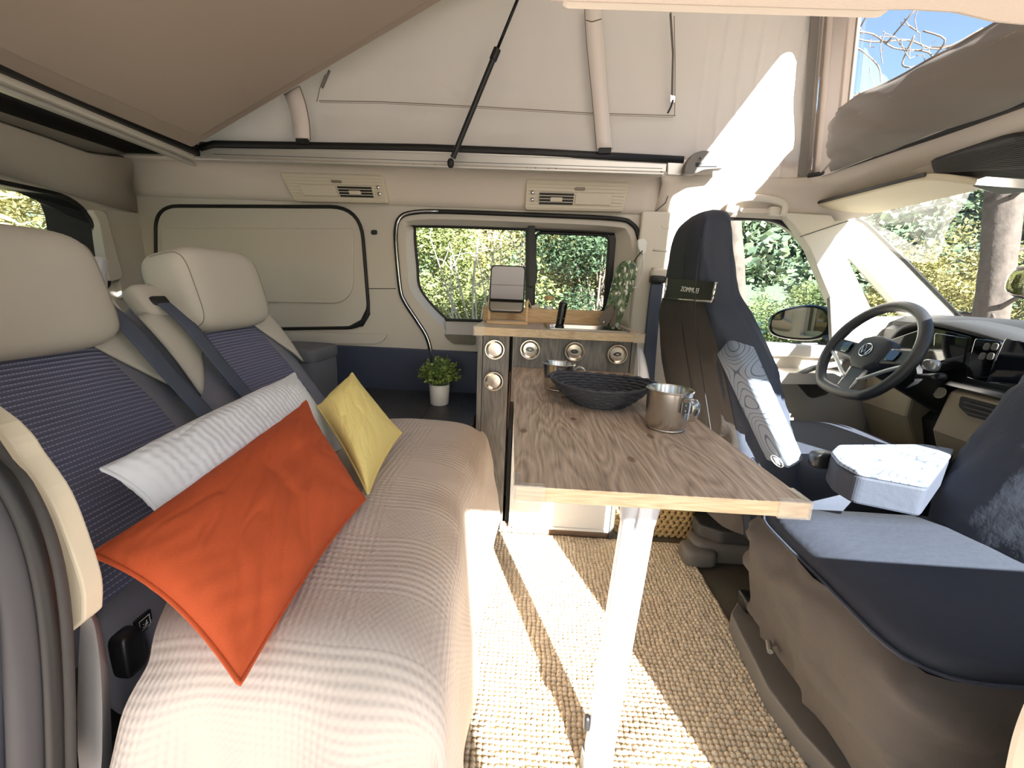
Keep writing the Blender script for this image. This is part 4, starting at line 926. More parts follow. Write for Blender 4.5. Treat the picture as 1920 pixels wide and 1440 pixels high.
# sink
sk = thing('sink', ((sx0+sx1)/2, 1.5, WT-.09), 'small stainless steel sink set into the worktop', 'sink')
def rl(x0, x1, y0, y1, z, r): return resample(rpoly(rect(x0, x1, y0, y1, z), r, 6), 64)
loops = [rl(sx0-.012, sx1+.012, sy0-.012, sy1+.012, WT+.0005, .02), rl(sx0-.012, sx1+.012, sy0-.012, sy1+.012, WT+.003, .02), rl(sx0-.002, sx1+.002, sy0-.002, sy1+.002, WT+.004, .03), rl(sx0+.003, sx1-.003, sy0+.003, sy1-.003, WT-.002, .035), rl(sx0+.008, sx1-.008, sy0+.008, sy1-.008, WT-.08, .04), rl(sx0+.03, sx1-.03, sy0+.03, sy1-.03, WT-.09, .04)]
mk('basin', *loft(loops[1:], True, False), STEEL, sk, smooth=True)
mk('bottom', *extr(loops[-1], (0, 0, -.001)), STEEL, sk)
mk('rim', *loft(loops[:3], True, False), STEEL, sk)
mk('drain', *lathe([(.0001, .002), (.014, .002), (.017, .0)], ((sx0+sx1)/2, 1.5, WT-.089), 20), DARKG, sk, smooth=True)
mk('overflow', *lathe([(.0001, .002), (.007, .001), (.008, 0)], (sx0+.03, sy1-.004, WT-.022), 14, (0, -1, 0)), BLACK, sk)
fc = thing('tap', at(1050, 615, Z=WT), 'short black tap standing at the front of the sink', 'tap')
f0 = at(1049, 611, Y=1.425); f0.z = WT+.003; f1 = at(1057, 566, Y=1.425)
mk('base', *lathe([(.016, 0), (.016, .006), (.012, .008)], f0, 20), BLACKP, fc, smooth=True, auto=40)
mk('spout', *tube(smooth_path([f0+Vector((0, 0, .005)), f0.lerp(f1, .5), f0.lerp(f1, .86), f1], 4), [.0135]*4+[.014]*4+[.0145]*2+[.014, .012, .006], 14), mat('black_gloss_tap', (14, 14, 15), .18), fc, smooth=True)
mk('band', *tube([f0.lerp(f1, .36), f0.lerp(f1, .40)], .0146, 14), DARKG, fc, smooth=True)
# standing mirror
sm = thing('standing_mirror', at(952, 600, Z=WT), 'vanity mirror with black rim tilting in a pale wooden stand', 'mirror')
Ym = 1.535
ml, mr = at(915, 590, Y=Ym).x, at(990, 592, Y=Ym).x
mk('foot', *box(ml, mr, Ym-.045, Ym+.03, WT, WT+.010), PINE, sm, bevel=.002)
for x in (ml, mr-.009): mk('upright', *extr(rpoly([(x, Ym-.012, WT+.01), (x, Ym+.014, WT+.01), (x, Ym+.014, WT+.085), (x, Ym-.012, WT+.085)], [0, 0, .012, .012]), (.009, 0, 0)), PINE, sm, bevel=.0015)
mc = at(951, 542, Y=Ym); mw, mh = (at(982, 540, Y=Ym).x-at(919, 540, Y=Ym).x)/2, .082
mu = Vector((0, .25, 1)).normalized(); mn = Vector((0, -1, .25)).normalized()
def MP(a, b, d): return mc+Vector((1, 0, 0))*a+mu*b+mn*d
rim_ = rpoly([MP(-mw, -mh, 0), MP(mw, -mh, 0), MP(mw, mh, 0), MP(-mw, mh, 0)], .016, 5)
mk('backing', *extr(rim_, -mn*.006), BLACKP, sm)
mk('rim', *tube(rim_, .0028, 6, True), BLACKP, sm, smooth=True)
mk('mirror_pane', *extr(rpoly([MP(-mw+.002, -mh+.002, .001), MP(mw-.002, -mh+.002, .001), MP(mw-.002, mh-.002, .001), MP(-mw+.002, mh-.002, .001)], .015, 5), mn*.001), mat('mirror_clear', (235, 235, 235), .01, 1.0), sm)
# wooden tray behind the sink
tr_ = thing('wooden_tray', (.1, 1.66, WT), 'low pine organiser box behind the sink', 'box')
tx0, tx1 = at(905, 590, Y=1.62).x, at(1140, 590, Y=1.62).x
mk('front_board', *box(tx0, tx1, 1.618, 1.626, WT, WT+.052), PINE, tr_, bevel=.001)
mk('back_board', *box(tx0, tx1, 1.690, 1.698, WT, WT+.052), PINE, tr_, bevel=.001)
for x in (tx0, at(1010, 590, Y=1.62).x, tx1-.008): mk('divider', *box(x, x+.008, 1.626, 1.690, WT, WT+.05), PINE, tr_, bevel=.001)
mk('bottom_board', *box(tx0, tx1, 1.626, 1.690, WT+.0005, WT+.006), PINE, tr_)
jr = thing('glass_jar', at(1029, 574, Y=1.655), 'little glass jar of white salt with cork lid in the tray', 'jar')
jc = at(1029, 574, Y=1.655); jc.z = WT+.0065
JG = glass('jar_glass', (.93, .96, .95), .7)
mk('jar', *lathe([(.016, 0), (.018, .003), (.018, .066), (.014, .075), (.014, .08)], jc, 20), JG, jr, smooth=True)
mk('contents', *lathe([(.0155, .002), (.0165, .055), (.0001, .058)], jc, 20), mat('salt', (236, 236, 232), .9), jr, smooth=True)
mk('lid', *lathe([(.0175, .08), (.0185, .083), (.0185, .094), (.0001, .096)], jc, 20), mat('cork', (196, 160, 112), .9), jr, smooth=True, auto=40)
sp_ = thing('paper_sachet', at(1003, 576, Y=1.655), 'pale paper sachets sticking out of the tray beside the mirror', 'sachet')
mk('sachet', *obox(at(998, 585, Y=1.66), (.03, 0, .012), (0, .012, 0), (-.006, 0, .022)), mat('paper_pale', (214, 206, 190), .8), sp_)
mk('wooden_stick', *tube([at(998, 580, Y=1.66), at(990, 560, Y=1.66)], .002, 5), PINE, sp_)
# leaf-printed pouch leaning at the window's right end
LEAFP = mat('leaf_print', (40, 62, 44), .45); n_, b_, L_ = nodes_of(LEAFP)
tc = n_.nodes.new('ShaderNodeTexCoord'); vo = n_.nodes.new('ShaderNodeTexVoronoi'); vo.feature = 'F1'; vo.inputs['Scale'].default_value = 150
mpn = n_.nodes.new('ShaderNodeMapping'); mpn.inputs['Rotation'].default_value = (0, .6, 0); mpn.inputs['Scale'].default_value = (1, 1, .5)
L_.new(tc.outputs['Object'], mpn.inputs[0]); L_.new(mpn.outputs[0], vo.inputs['Vector'])
cr = ramp(n_, vo.outputs['Color'], [(0, (24, 40, 30)), (.45, (70, 96, 62)), (.72, (120, 140, 96)), (.8, (222, 220, 206))]); L_.new(cr, b_.inputs['Base Color'])
lp = thing('leaf_pouch', at(1150, 612, Z=WT), 'slim leaf-printed pouch leaning beside the sink', 'pouch')
pl = [at(x, y, Y=1.60 if y < 540 else 1.54) for x, y in [(1128, 603), (1140, 560), (1150, 520), (1160, 497), (1176, 488), (1192, 493), (1195, 510), (1180, 560), (1165, 600), (1155, 620), (1140, 618)]]
pls = smooth_path(pl, 4, True); pc = sum(pls, Vector())/len(pls)
mk('body', *loft([[pc+(p-pc)*s+Vector((0, d, 0)) for p in pls] for s, d in ((.55, -.016), (.9, -.011), (1, 0), (.9, .011), (.55, .016))]), LEAFP, lp, smooth=True)
mk('strap', *tube(smooth_path(px([(1186, 495), (1196, 480), (1205, 470)], Y=1.64), 4), .002, 5), BLACKP, lp)
mcp = thing('metal_clip', at(1140, 612, Z=WT), 'shiny folded metal clip propped on the sink rim', 'clip')
for k, pts in enumerate([[(1122, 600), (1128, 588), (1146, 570), (1152, 572), (1150, 592), (1138, 612), (1128, 612)], [(1142, 612), (1152, 578), (1158, 580), (1156, 604), (1150, 614)]]):
    mk('blade', *extr(px(pts, Y=1.50+.006*k), (0, .004, 0)), mat('bronze_steel', (96, 88, 84), .25, 1.0), mcp, bevel=.001)
mk('rivet', *lathe([(.0001, .003), (.004, .002), (.005, 0)], at(1133, 604, Y=1.499), 12, (0, -1, 0)), CHROME, mcp)
# white hook with cord by the pillar
hk = thing('wall_hook', at(1200, 470, Y=1.68), 'white plastic hook with looped cord on the pillar', 'hook')
mk('body', *extr(rpoly(px([(1196, 449), (1206, 446), (1213, 452), (1211, 474), (1203, 476), (1197, 465)], Y=1.664), .008), (0, .024, 0)), WHITEP, hk, bevel=.004)
mk('cord', *tube(smooth_path(px([(1206, 474), (1207, 500), (1201, 525), (1192, 539), (1184, 534), (1186, 520), (1200, 498), (1207, 474)], Y=1.66), 5), .0018, 6), WHITEP, hk, smooth=True)
# white towel at the cabinet's end
def towel(u, v):
    a = at(1193, 648+72*v, Y=KF+.02); b = at(1203+22*v, 655+72*v, Y=KF+.02)
    p = a.lerp(b, u); return p+Vector((.004+.006*math.sin(u*9+v*2), .02*u+.012*math.sin(u*7), 0))
V, F, U = grid(towel, 10, 10); tw_ = mk('hand_towel', V, F, mat('white_cloth', (232, 234, 240), .9, bump=.3, bscale=400), smooth=True, label='white cloth hanging at the right end of the cabinet', cat='towel')
q = tw_.modifiers.new('t', 'SOLIDIFY'); q.thickness = .005

# ================================================================ table
TZ = .622; TT = .021
tb = thing('folding_table', (.16, .9, 0), 'grey oak folding table with pale edge and single leg', 'table')
tp_ = px([(966, 911), (1521, 944), (1229, 728), (1180, 699), (963, 687)], Z=TZ)
tp_[3].y = tp_[4].y = KF-.014; tp_ = [tp_[0], tp_[1], tp_[2], tp_[3], tp_[4]]
mk('edge_band', *extr([p-Vector((0, 0, TT)) for p in tp_], (0, 0, TT-.0008)), OAKE, tb)
tcn = sum(tp_, Vector())/5
mk('tabletop', *extr([p-Vector((0, 0, .0008)) for p in tp_], (0, 0, .0008)), OAKT, tb)
d1_ = (tp_[1]-tp_[0]).normalized(); d2_ = (tp_[4]-tp_[0]).normalized(); d3_ = (tp_[2]-tp_[1]).normalized()
guard(tb, tp_[0], d1_*.042, d2_*.042, TT); guard(tb, tp_[1], -d1_*.042, d3_*.042, TT)
mk('hinge', *obox(Vector((.05, KF-.0138, TZ-.03)), (.22, 0, 0), (0, .013, 0), (0, 0, .012)), ALU, tb)
LEGM = mat('leg_paint', (196, 198, 204), .35, .2)
lx, ly = .178, .615
ltop = at(1195, 978, Y=ly); lbot = at(1112, 1470, Y=ly)
def ov(c, a, b, n=28): return [c+Vector((a*math.copysign(abs(math.cos(t))**.7, math.cos(t)), b*math.copysign(abs(math.sin(t))**.7, math.sin(t)), 0)) for t in [2*math.pi*k/n for k in range(n)]]
lbot = lbot+(lbot-ltop)*((lbot.z-.012)/(ltop.z-lbot.z))
lg = mk('leg', *loft([ov(lbot, .026, .019), ov(ltop, .026, .019)]), LEGM, tb, smooth=True, auto=50)
mk('foot', *loft([ov(Vector((lbot.x, lbot.y, .0125)), .03, .024), ov(Vector((lbot.x, lbot.y, .05)), .0285, .022)]), mat('foot_grey', (150, 150, 150), .5), lg, smooth=True, auto=50)
mk('clip', *rbox(lbot.lerp(ltop, .2)+Vector((-.03, 0, 0)), .006, .008, .016, n=4, pw=3), BLACKP, lg, smooth=True)
hg = mk('leg_hinge', *loft([ov(ltop, .0265, .0195), ov(ltop+Vector((0, 0, .006)), .028, .02), ov(ltop+Vector((.001, 0, .03)), .030, .024), ov(Vector((ltop.x+.002, ltop.y, TZ-TT-.0005)), .032, .03)]), mat('hinge_grey', (176, 180, 188), .45), tb, smooth=True, auto=50)
mk('tab', *box(ltop.x-.008, ltop.x+.014, ltop.y-.029, ltop.y-.02, ltop.z-.002, TZ-TT-.012), mat('hinge_grey2', (190, 194, 204), .45), hg, bevel=.003)

# ================================================================ tableware
def mug(label, base, r, h, hang):
    e = thing('steel_mug', base, label, 'mug')
    b = Vector(base)
    mk('cup', *lathe([(.0001, .003), (r*.80, .003), (r*.88, .006), (r*.93, .016), (r*1.0, h), (r*1.04, h+.001), (r*1.045, h+.003), (r*1.01, h+.0042), (r*.975, h+.001), (r*.91, .018), (r*.80, .008), (.0001, .007)], b, 40), STEEL, e, smooth=True, auto=50)
    mk('base_ring', *lathe([(r*.5, .0005), (r*.86, .0005), (r*.88, .006), (r*.5, .004)], b, 32), STEEL, e, smooth=True)
    d = Vector((math.cos(hang), math.sin(hang), 0)); s = Vector((-d.y, d.x, 0))
    path = smooth_path([b+d*(r*.985)+Vector((0, 0, h*.80)), b+d*(r*1.12)+Vector((0, 0, h*.93)), b+d*(r*1.42)+Vector((0, 0, h*.95)), b+d*(r*1.62)+Vector((0, 0, h*.82)), b+d*(r*1.60)+Vector((0, 0, h*.6)), b+d*(r*1.46)+Vector((0, 0, h*.44))], 4)
    mk('handle', *tube(path, .006, 10, flat=(.0095, .0016, d.cross(Vector((0, 0, 1))))) , STEEL, e, smooth=True)
    mk('rivet_plate', *obox(b+d*(r*.99)-s*.009+Vector((0, 0, h*.55)), s*.018, d*.0025, Vector((0, 0, h*.3))), STEEL, e, bevel=.001)
    for z in (.62, .76): mk('rivet', *lathe([(.0001, .002), (.0025, .0015), (.003, 0)], b+d*(r*1.01)+Vector((0, 0, h*z)), 10, d), CHROME, e)
    return e
m1 = at(1046, 731, Z=TZ); m2 = at(1251, 806, Z=TZ)
mug('brushed steel mug at the far left of the table, handle to the right', (m1.x, m1.y+.01, TZ), .0415, .066, R_(-8))
mug('brushed steel mug near the right table edge, handle towards us', (m2.x, m2.y+.012, TZ), .0425, .076, R_(-66))
# braided black bowl
bw = thing('braided_bowl', at(1130, 760, Z=TZ), 'black braided paper bowl between the steel mugs', 'bowl')
bc = at(1124, 755, Z=TZ); BR = mat('black_braid', (68, 68, 74), .7, bump=.5, bscale=300)
rows = []
for i in range(9):
    t = i/8; r = .060+.048*t**.85; z = .006+.046*t**1.15
    N = 120; path = []
    for k in range(N):
        a = 2*math.pi*k/N
        pin = 1+.05*math.cos(2*a+.5)*t
        path.append(Vector((bc.x+r*pin*math.cos(a)*1.04, bc.y+r*pin*math.sin(a)*.96, TZ+z+.004*t*math.cos(2*a+.3))))
    rows.append((path, i))
for path, i in rows:
    rad = [.0040+.0012*(1 if (k//3+i) % 2 else -1)*.8 for k in range(len(path))]
    mk('braid_row', *tube(path, rad, 7, True), BR, bw, smooth=True)
mk('wall', *loft([r_[0] for r_ in rows], True, False), BR, bw, smooth=True)
mk('bottom', *lathe([(.0001, .001), (.064, .001), (.066, .006), (.062, .009), (.0001, .008)], (bc.x, bc.y, TZ), 40), BR, bw, smooth=True)
for s in (0, 1):
    a0_ = R_(-25 if s == 0 else 155); pp = rows[-1][0]
    e_ = [Vector((bc.x+.118*math.cos(a0_+k*.12)*1.04, bc.y+.114*math.sin(a0_+k*.12), TZ+.055)) for k in range(-3, 4)]
    mk('ear', *tube(smooth_path(e_, 3), .0042, 7), BR, bw, smooth=True)

# seagrass basket
SG = mat('seagrass', (206, 172, 118), .9, var=.3, vscale=80, bump=.4, bscale=400)
bk = thing('seagrass_basket', (.52, 1.5, 0), 'woven seagrass basket on the floor right of the fridge', 'basket')
bx0, bx1, by0, by1, bh = at(1158, 960, Y=KF+.04).x, at(1304, 970, Y=KF+.04).x, KF+.04, 1.64, .16
ms = []; rows_ = 8
for j in range(rows_):
    z = .012+j*(bh/rows_); g = 1+.0*j
    per = resample(rpoly(rect(bx0, bx1, by0, by1, z), .03, 4), 84)
    for k, p in enumerate(per):
        nxt = per[(k+1) % 84]; t = (nxt-p).normalized(); c = p+Vector((0, 0, .004*(1 if (k+j) % 2 else -1)))
        ms.append(rbox(c, .0115, .0065, .0085, n=2, pw=2, ex=(t*1.0+Vector((0, 0, .45))).normalized(), ey=t.cross(Vector((0, 0, 1))), ez=(Vector((0, 0, 1))-t*.45).normalized()))
mk('weave', *join(*ms), SG, bk, smooth=True, kind='stuff')
mk('rim', *tube(resample(rpoly(rect(bx0, bx1, by0, by1, bh+.014), .03, 4), 60), .009, 8, True), SG, bk, smooth=True)
mk('inner', *box(bx0+.006, bx1-.006, by0+.006, by1-.006, .002, bh), mat('basket_inner', (120, 96, 62), .9), bk)

# ================================================================ low dark bench with the plant
BZ = .438
BW = wood('black_oak', (34, 35, 38), (66, 67, 70), 'Y', 1.0, .5)
bn = thing('storage_bench', (-.55, 1.47, 0), 'dark stained low storage bench beside the kitchen cabinet', 'bench')
bxl, bxr = -1.35, xl-.006
mk('body', *box(bxl+.004, bxr-.001, 1.262, 1.700, 0, BZ-.021), BW, bn, bevel=.001)
for k, (a, b) in enumerate([(bxl, -.80), (-.80, -.352), (-.352, bxr)]):
    mk('lid', *box(a+.001, b-.001, 1.25, 1.702, BZ-.019, BZ), BW, bn, bevel=.0015)
pp_ = thing('potted_plant', at(823, 765, Z=BZ), 'small green leafy plant in a white pot on the dark bench', 'plant')
pb = at(824, 757, Z=BZ)
mk('pot', *lathe([(.0001, .0), (.032, .0), (.034, .003), (.0375, .074), (.0375, .077), (.0345, .077), (.033, .06), (.0001, .058)], pb, 40), mat('white_ceramic', (226, 222, 214), .5), pp_, smooth=True, auto=40)
mk('soil', *lathe([(.0001, .066), (.034, .064), (.034, .05)], pb, 24), mat('soil', (52, 40, 30), .95), pp_)
rs_ = random.Random(5); vs, fs = [], []; stems = []
for k in range(150):
    a = rs_.uniform(0, 6.283); rr1 = math.sqrt(rs_.random()); el = rs_.uniform(.15, 1.0)
    tip = pb+Vector((math.cos(a)*rr1*.082, math.sin(a)*rr1*.075, .085+.100*math.sqrt(max(0, 1-(rr1*.9)**2))*rs_.uniform(.62, 1.08)-.02*rr1))
    root = pb+Vector((math.cos(a)*rr1*.022, math.sin(a)*rr1*.022, .066))
    mid = root.lerp(tip, .5)+Vector((0, 0, .012))
    stems.append(tube([root, mid, tip], .0008, 4))
    for t in range(9):
        f = .35+.65*t/8; c = root.lerp(mid, f*2) if f < .5 else mid.lerp(tip, f*2-1)
        d = Vector((rs_.gauss(0, 1), rs_.gauss(0, 1), rs_.gauss(.3, .6))).normalized(); s = d.cross(Vector((rs_.gauss(0, 1), rs_.gauss(0, 1), rs_.gauss(0, 1)))).normalized()
        l = rs_.uniform(.010, .0155); w_ = l*.32; b0_ = len(vs); nn_ = d.cross(s)*.0012
        vs += [c, c+d*l*.35+s*w_+nn_, c+d*l*.75+s*w_*.85+nn_, c+d*l, c+d*l*.75-s*w_*.85+nn_, c+d*l*.35-s*w_+nn_]; fs.append(tuple(range(b0_, b0_+6)))
mk('leaves', vs, fs, leafmat('plant_leaf', (66, 96, 52), (160, 178, 92), .25), pp_, kind='stuff', fix=False)
mk('stems', *join(*stems), mat('stem_green', (86, 110, 66), .7), pp_)
# ================================================================ rear bench seat
GREYL = mat('grey_leatherette', (112, 112, 122), .55, bump=.15, bscale=500)
NAVYF = mat('belt_navy', (72, 80, 98), .6, bump=.2, bscale=900)
BEIGEF = mat('seat_beige', (186, 180, 168), .75, bump=.12, bscale=1100)
DFAB = mat('dark_seat_fabric', (58, 60, 72), .8, bump=.1, bscale=800)
TEX = mat('ribbed_textile', (70, 72, 92), .85); n_, b_, L_ = nodes_of(TEX)
uvn = n_.nodes.new('ShaderNodeUVMap'); sep = n_.nodes.new('ShaderNodeSeparateXYZ'); L_.new(uvn.outputs[0], sep.inputs[0])
row = math_n(n_, 'FRACT', math_n(n_, 'MULTIPLY', sep.outputs[1], 1/.0078)); rid = math_n(n_, 'FLOOR', math_n(n_, 'MULTIPLY', sep.outputs[1], 1/.0078))
dash = math_n(n_, 'FRACT', math_n(n_, 'ADD', math_n(n_, 'MULTIPLY', sep.outputs[0], 1/.006), math_n(n_, 'MULTIPLY', rid, .37)))
line = math_n(n_, 'MULTIPLY', math_n(n_, 'LESS_THAN', row, .26), math_n(n_, 'LESS_THAN', dash, .72))
L_.new(ramp(n_, line, [(0, (96, 98, 122)), (1, (146, 146, 168))]), b_.inputs['Base Color'])
bpn = n_.nodes.new('ShaderNodeBump'); bpn.inputs['Strength'].default_value = .5; bpn.inputs['Distance'].default_value = .002
L_.new(math_n(n_, 'SINE', math_n(n_, 'MULTIPLY', row, 6.283)), bpn.inputs['Height']); L_.new(bpn.outputs[0], b_.inputs['Normal'])
BO = Vector((-.575, 0, .45)); bs = Vector((-.573, 0, .819)); bnrm = Vector((.819, 0, .573))
def B(y, v, w_=0.0): return Vector((BO.x, y, BO.z))+bs*v+bnrm*w_
def rear_seat(y0, y1, label):
    e = thing('car_seat', (-.55, (y0+y1)/2, 0), label, 'seat', 'rear bench seats')
    yc, hw = (y0+y1)/2, (y1-y0)/2
    mk('base', *box(-.60, -.16, y0+.03, y1-.03, 0, .28), BLACKP, e, bevel=.01)
    mk('seat_cushion', *rbox((-.36, yc+.02, .355), .235, hw-.022, .10, n=10, pw=6), GREYL, e, smooth=True)
    mk('backrest', *rbox(B(yc, .19, -.06), .27, hw-.003, .078, n=10, pw=6, ex=bs, ey=(0, 1, 0), ez=bnrm), GREYL, e, smooth=True)
    # ribbed centre panel
    def cp(u, v):
        y = yc+(u-.5)*2*(hw-.065-.03*max(0, (v-.65)/.35)); vv = -.07+v*.455
        crown = (1-abs(2*u-1)**4); edge = min(1, v/.06, (1-v)/.05)
        w_ = .010+.016*crown*max(0, edge)**.5-.006*math.exp(-((vv-.10)/.006)**2)
        return B(y, vv, w_)
    V, F, U = grid(cp, 24, 60, lambda u, v: (u*.34, v*.455)); mk('centre_panel', V, F, TEX, e, smooth=True, uv=U)
    # beige shoulders
    for s in (-1, 1):
        ye, yi = yc+s*(hw-.006), yc+s*(hw*.28)
        def shf(u, v, s=s):
            vv = .425-.02*u-v*(.05+.17*max(0, (u-.15))**.9); y = yi+(ye-yi)*u
            return B(y, vv, .0235+.006*math.sin(v*math.pi)-.03*max(0, u-.8)**2*20*.35)
        V, F, U = grid(shf, 14, 12); o_ = mk('shoulder', V, F, BEIGEF, e, smooth=True); q = o_.modifiers.new('t', 'SOLIDIFY'); q.thickness = .006
    # headrest
    hz = B(yc, .44, .045)
    mk('headrest', *rbox(hz, .098, .135, .065, n=10, pw=4.5, ex=(bs*.93+bnrm*.36).normalized(), ey=(0, 1, 0), ez=(bnrm*.93-bs*.36).normalized()), BEIGEF, e, smooth=True)
    hx = (bs*.93+bnrm*.36).normalized(); hzv = (bnrm*.93-bs*.36).normalized()
    for s in (-1, 1):
        mk('headrest_seam', *tube([hz+hx*(.098*.842*math.copysign(abs(math.cos(t))**.444, math.cos(t)))+Vector((0, s*.118, 0))+hzv*(.0655*.842*math.copysign(abs(math.sin(t))**.444, math.sin(t))) for t in [R_(-8+k*9) for k in range(23)]], .0011, 5), mat('beige_thread', (140, 132, 118), .9), e)
        mk('headrest_post', *tube([B(yc+s*.06, .30, -.03), hz+Vector((0, s*.06, 0))-hzv*.02], .007, 8), CHROME, e, smooth=True)
    return e
seat1 = rear_seat(.385, .812, 'near rear seat with ribbed navy backrest and large beige headrest')
seat2 = rear_seat(.822, 1.245, 'far rear seat with ribbed navy backrest next to the storage bench')
# belt guides and belts on the inner shoulders
for nm, yy, lab, wdt in (('a', .752, 'dark belt across the near rear seat backrest', .045), ('b', .885, 'dark belt across the far rear seat backrest', .04)):
    par = seat1 if nm == 'a' else seat2
    gp = B(yy, .435, .012)
    g_ = mk('belt_guide', *rbox(gp, .040, .042, .022, n=6, pw=4, ex=bs, ey=(0, 1, 0), ez=bnrm), BEIGEF, par, smooth=True)
    mk('guide_slot', *rbox(gp+bs*-.008+bnrm*.018, .012, .026, .008, n=4, pw=4, ex=bs, ey=(0, 1, 0), ez=bnrm), BLACK, g_, smooth=True)
    bl_ = mk('seat_belt', *tube(smooth_path([B(yy, .425, .035), B(yy+.005, .36, .046), B(yy+.02, .25, .038), B(yy+.035, .12, .034), B(yy+.04, -.02, .034)], 6), .02, 10, flat=(.0016, .021, bnrm)), NAVYF, par, smooth=True)
    bl_['label'] = lab
# buckle and child-seat tag low between cushion and backrest
bu = mk('belt_buckle', *rbox(at(240, 1222, X=-.47), .012, .014, .03, n=5, pw=5), BLACKP, seat1, smooth=True)
tgp = at(272, 1168, X=-.47)
tg = mk('child_seat_tag', *obox(tgp+Vector((-.004, -.011, -.011)), (.003, 0, 0), (0, .022, 0), (0, 0, .022)), BLACKP, seat1)
for pts in ([(-.007, -.007), (.007, -.007), (.007, .007), (-.007, .007), (-.007, -.007)], [(-.004, -.004), (.0, -.0045), (.004, -.002)], [(-.003, .0), (.001, -.002), (.003, .002)]):
    mk('tag_mark', *tube([tgp+Vector((.0, a, b)) for a, b in pts], .0006, 4), WHITEP, tg)
# near side bolster of the bench, next to the open door
mk('side_bolster', *loft([smooth_path(px(p, Y=yv), 4, True) for p, yv in (([(150, 1180), (172, 1160), (186, 1230), (192, 1340), (186, 1460), (150, 1460)], .345), ([(150, 1180), (178, 1150), (200, 1230), (208, 1340), (204, 1460), (150, 1460)], .37))]), mat('light_grey_leather', (150, 148, 148), .6, bump=.1, bscale=600), seat1, smooth=True, auto=50)

# ================================================================ throw and pillows
def cloth_mat(name, rgb, pitch, strength, rgb2=None):
    M = mat(name, rgb, .92); n, b, L = nodes_of(M)
    u = n.nodes.new('ShaderNodeUVMap'); s = n.nodes.new('ShaderNodeSeparateXYZ'); L.new(u.outputs[0], s.inputs[0])
    return M, n, b, L, s
TH, n_, b_, L_, s_ = cloth_mat('waffle_throw', (200, 188, 178), .008, .6)
wx_ = math_n(n_, 'SINE', math_n(n_, 'MULTIPLY', s_.outputs[0], 2*math.pi/.0115)); wy_ = math_n(n_, 'SINE', math_n(n_, 'MULTIPLY', s_.outputs[1], 2*math.pi/.0115))
# large plaid of smooth and waffled blocks
bxn = math_n(n_, 'GREATER_THAN', math_n(n_, 'SINE', math_n(n_, 'MULTIPLY', s_.outputs[0], 2*math.pi/.21)), -.35); byn = math_n(n_, 'GREATER_THAN', math_n(n_, 'SINE', math_n(n_, 'MULTIPLY', s_.outputs[1], 2*math.pi/.24)), -.1)
hgt = math_n(n_, 'ADD', math_n(n_, 'MULTIPLY', wx_, math_n(n_, 'MULTIPLY', bxn, 1.0)), math_n(n_, 'MULTIPLY', wy_, byn))
hgt = math_n(n_, 'ADD', hgt, math_n(n_, 'MULTIPLY', math_n(n_, 'MULTIPLY', wx_, wy_), .6))
bpn = n_.nodes.new('ShaderNodeBump'); bpn.inputs['Strength'].default_value = .3; bpn.inputs['Distance'].default_value = .0014
L_.new(hgt, bpn.inputs['Height']); L_.new(bpn.outputs[0], b_.inputs['Normal'])
prof_ = smooth_path([(-.62, 0, .462), (-.54, 0, .470), (-.40, 0, .474), (-.26, 0, .476), (-.175, 0, .467), (-.128, 0, .436), (-.112, 0, .38), (-.106, 0, .29), (-.098, 0, .18), (-.086, 0, .06)], 6)
PL = [0]
for i in range(1, len(prof_)): PL.append(PL[-1]+(prof_[i]-prof_[i-1]).length)
NA = 120
def throw_pt(a, i):
    """a = arc length from the far end, i = index across the profile"""
    p = prof_[i]; q = PL[i]/PL[-1]
    flat_len = .80; y = 1.222-a; drop = 0
    if a < .03: drop = .02*(1-a/.03)**2
    if a > flat_len:
        b = a-flat_len; r = .07
        if b < r*math.pi/2: y = 1.222-flat_len-r*math.sin(b/r); drop = r*(1-math.cos(b/r))
        else: y = 1.222-flat_len-r-.05*(b-r*1.57); drop = r+(b-r*1.57)
    z = p.z*(1-min(.97, drop/.48)); x = p.x+(max(0, min(1, (a-.45)/.4))*.21*(1-q)**2 if q < 1 else 0)
    # far corner flap hanging out over the aisle, lifted hem near the cabinet
    if q > .55 and a < .30:
        k = (q-.55)/.45; f = (1-a/.30)
        z = p.z+k*f*.24*(a/.30 if a > .12 else .42); x = p.x+k*f*.022
    wr = .008*wob(a*5, q*4, 2, 1)+.004*wob(a*13, q*9, 6, 1)
    if q > .5: x += .012*math.sin(a*22+q*3)*(q-.5)*2*min(1, a/.2)+wr
    if a > flat_len+.05:
        k = min(1, (a-flat_len-.05)/.25); y += -.035*k*math.sin(q*17+.6)-.02*k*math.sin(q*31); x += -.10*k*(1-q)*.6+.05*k*q
    x += .10*max(0, min(1, (a-.5)/.45))**1.5*max(0, (q-.55)/.45)**1.3
    return Vector((x, y, max(.014, z+wr*.9)))
TL = 1.27
V = []; U = []; M_ = len(prof_)
for k in range(NA+1):
    for i in range(M_): V.append(throw_pt(TL*k/NA, i)); U.append((TL*k/NA, PL[i]))
F = [(k*M_+i, (k+1)*M_+i, (k+1)*M_+i+1, k*M_+i+1) for k in range(NA) for i in range(M_-1)]
th = mk('throw_blanket', V, F, TH, smooth=True, uv=U, label='cream waffle throw draped over the rear bench seats', cat='blanket')
q = th.modifiers.new('t', 'SOLIDIFY'); q.thickness = .004; q.offset = 1
q = th.modifiers.new('s', 'SUBSURF'); q.levels = 1; q.render_levels = 1

